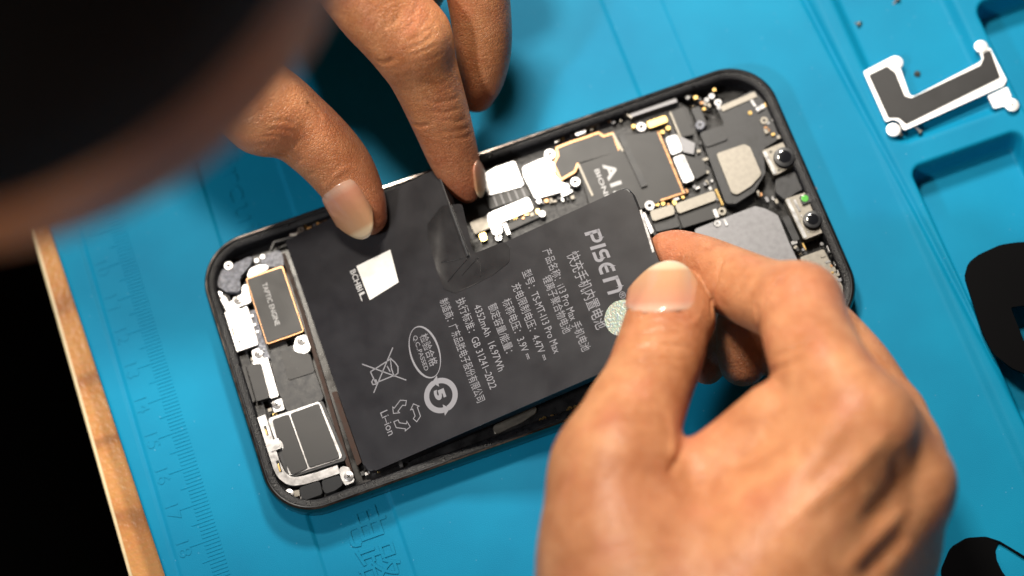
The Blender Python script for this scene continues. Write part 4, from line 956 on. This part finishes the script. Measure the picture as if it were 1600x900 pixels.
def fingernail(base, tip, left, right, bv, lift=.03, over=0.0, drop=.10, rt=.30, wc=.40, cu=.14):
    """a curved nail plate from cuticle 'base' to free edge 'tip', resting on the finger"""
    nu, nv = 20, 17
    base, tip, left, right = (np.array(p, float) for p in (base, tip, left, right))
    ctr = (left+right)/2; ax_ = tip-base; hw = (right-left)/2
    G = np.zeros((nu, nv, 3)); al = np.zeros((nu, nv))
    hits = {}
    def hitz(p):
        o, d = ray(p[0], p[1]); h = bv.ray_cast(o, d); return h
    # fit a smooth surface patch: sample hits, then polynomial fit of camera distance
    S_ = []; D_ = []
    for i in range(9):
        for j in range(9):
            u = i/8*0.9; v = -0.85+1.7*j/8
            q = base+ax_*u+hw*v; h = hitz(q)
            if h[0] is not None and abs((h[0]-Vector(CC)).length) > 5: S_.append((u, v)); D_.append((h[0]-Vector(CC)).length)
    S_ = np.array(S_); D_ = np.array(D_)
    ok = np.abs(D_-np.median(D_)) < 0.6; S_, D_ = S_[ok], D_[ok]
    B = lambda u, v: np.stack([np.ones_like(u), u, v, u*u, v*v, u*v], -1)
    co, *_ = np.linalg.lstsq(B(S_[:, 0], S_[:, 1]), D_, rcond=None); co[4] = max(co[4], drop); co[3] = np.clip(co[3], 0, .15)
    for i in range(nu):
        u = i/(nu-1)
        for j in range(nv):
            v = -1+2*j/(nv-1)
            wf = wc+(1-wc)*math.sqrt(max(0, 1-(1-min(1, u/.38))**2))         # rounded cuticle end
            uu = u*1.0; vv = v*wf
            ut = 1-(rt+over)*abs(v)**2.2; ub = cu*abs(v)**2.2              # rounded free edge and cuticle
            uu = ub+(ut-ub)*u
            q = base+ax_*uu+hw*vv
            o, d = ray(q[0], q[1]); dist = float(B(np.array([uu]), np.array([vv]))[0]@co)
            edge = min(1, max(abs(v)**6, (1-u)**9)); h = bv.ray_cast(o, d)
            if h[0] is not None:
                hd = (h[0]-o).length
                if abs(hd-dist) < .35: dist = min(dist, hd+.004)*(1-edge)+hd*edge
            G[i, j] = np.array(o+d*(dist-lift*(1-edge)+.014*edge)); al[i, j] = uu
    Vt = G.reshape(-1, 3); cen = Vt.mean(0); dn = (cen-CC)/np.linalg.norm(cen-CC)
    Vb = Vt+dn*.05; ix = np.arange(nu*nv).reshape(nu, nv)
    q = np.stack([ix[:-1, :-1], ix[1:, :-1], ix[1:, 1:], ix[:-1, 1:]], -1).reshape(-1, 4); k = nu*nv
    rim = np.concatenate([ix[0, :], ix[1:, -1], ix[-1, -2::-1], ix[-2:0:-1, 0]]); r2 = np.roll(rim, -1)
    F_ = np.concatenate([q, q[:, ::-1]+k, np.stack([rim, r2, r2+k, rim+k], 1)])
    me = np_mesh('fingernail', np.concatenate([Vt, Vb]), F_); a = me.attributes.new('along', 'FLOAT', 'POINT'); a.data.foreach_set('value', np.concatenate([al.ravel(), al.ravel()]).astype(np.float32))
    bm = bmesh.new(); bm.from_mesh(me); bmesh.ops.recalc_face_normals(bm, faces=bm.faces[:]); bm.to_mesh(me); bm.free()
    kp(link('fingernail', me, NAIL))
fingernail((1030,489), (1046,407), (981,461), (1094,458), bvR, rt=.52, wc=.66, cu=.03)
fingernail((524,287), (573,372), (527,334), (583,303), bvL, rt=.40, wc=.66, cu=.02)
fingernail((746,248), (752,309), (739,280), (758,275), bvL, lift=.05)
# dark shirt over shoulders and torso, short black hair
SHIRT = nmat('dark_cloth', (.012, .013, .018), .9, bump=(6, .5, .15), var=(1.5, .3))
fS = Field(lo-1, hi+1, 0.6)
for c, k in (([(-22, -28, 8, 5.6), (-26, -25, 12, 5.9), (*SHR, 6.6)], 1.5), ([(-19, 33.5, 9, 5.6), (-23, 33, 13, 5.9), (*SHL, 6.6)], 1.5), ([(*SHR, 6.6), (-36, -8, 20, 8.3), (-37, 6, 19, 9.2), (-35, 20, 20, 8.3), (*SHL, 6.6)], 3.0), ([(-37, 6, 18, 10.8), (-42, 5, 0, 12.8), (-46, 4, -18, 13.8)], 3.0)):
    fS.add(c, k, m=5)
V_, Q_ = fS.mesh(); kp(link('shirt', np_mesh('shirt', relax(V_, Q_, 3), Q_), SHIRT))
def hair_mat():
    m = nmat('hair', (.0025, .002, .0018), .6, spec=.12); nt = m.node_tree; b = nt.nodes['Principled BSDF']; N = nt.nodes.new; Lk = nt.links.new
    tc = N('ShaderNodeTexCoord'); mp = N('ShaderNodeMapping'); mp.inputs['Scale'].default_value = (1.2, 9, 3); mp.inputs['Rotation'].default_value = (.3, .2, .8); Lk(tc.outputs['Object'], mp.inputs[0])
    n = N('ShaderNodeTexNoise'); n.inputs['Scale'].default_value = 2.5; n.inputs['Detail'].default_value = 6; Lk(mp.outputs[0], n.inputs['Vector'])
    bp = N('ShaderNodeBump'); bp.inputs['Strength'].default_value = .8; bp.inputs['Distance'].default_value = .2; Lk(n.outputs['Fac'], bp.inputs['Height']); Lk(bp.outputs[0], b.inputs['Normal']); return m
HAIR = hair_mat()
fH = Field(HD-12, HD+12, 0.35)
cdir = (CC-HD)/np.linalg.norm(CC-HD); back = np.array([-.37, .90, .20])
fH.add([(*(HD+np.array([-2.0,0.5,1.5])+cdir*.75+back*.2), 7.25), (*(HD+np.array([1.6,-1.4,-3.0])+cdir*1.5+back*1.0), 6.35)], 1.0, m=6)
V_, Q_ = fH.mesh(); kp(link('hair', np_mesh('hair', relax(V_, Q_, 3), Q_), HAIR))
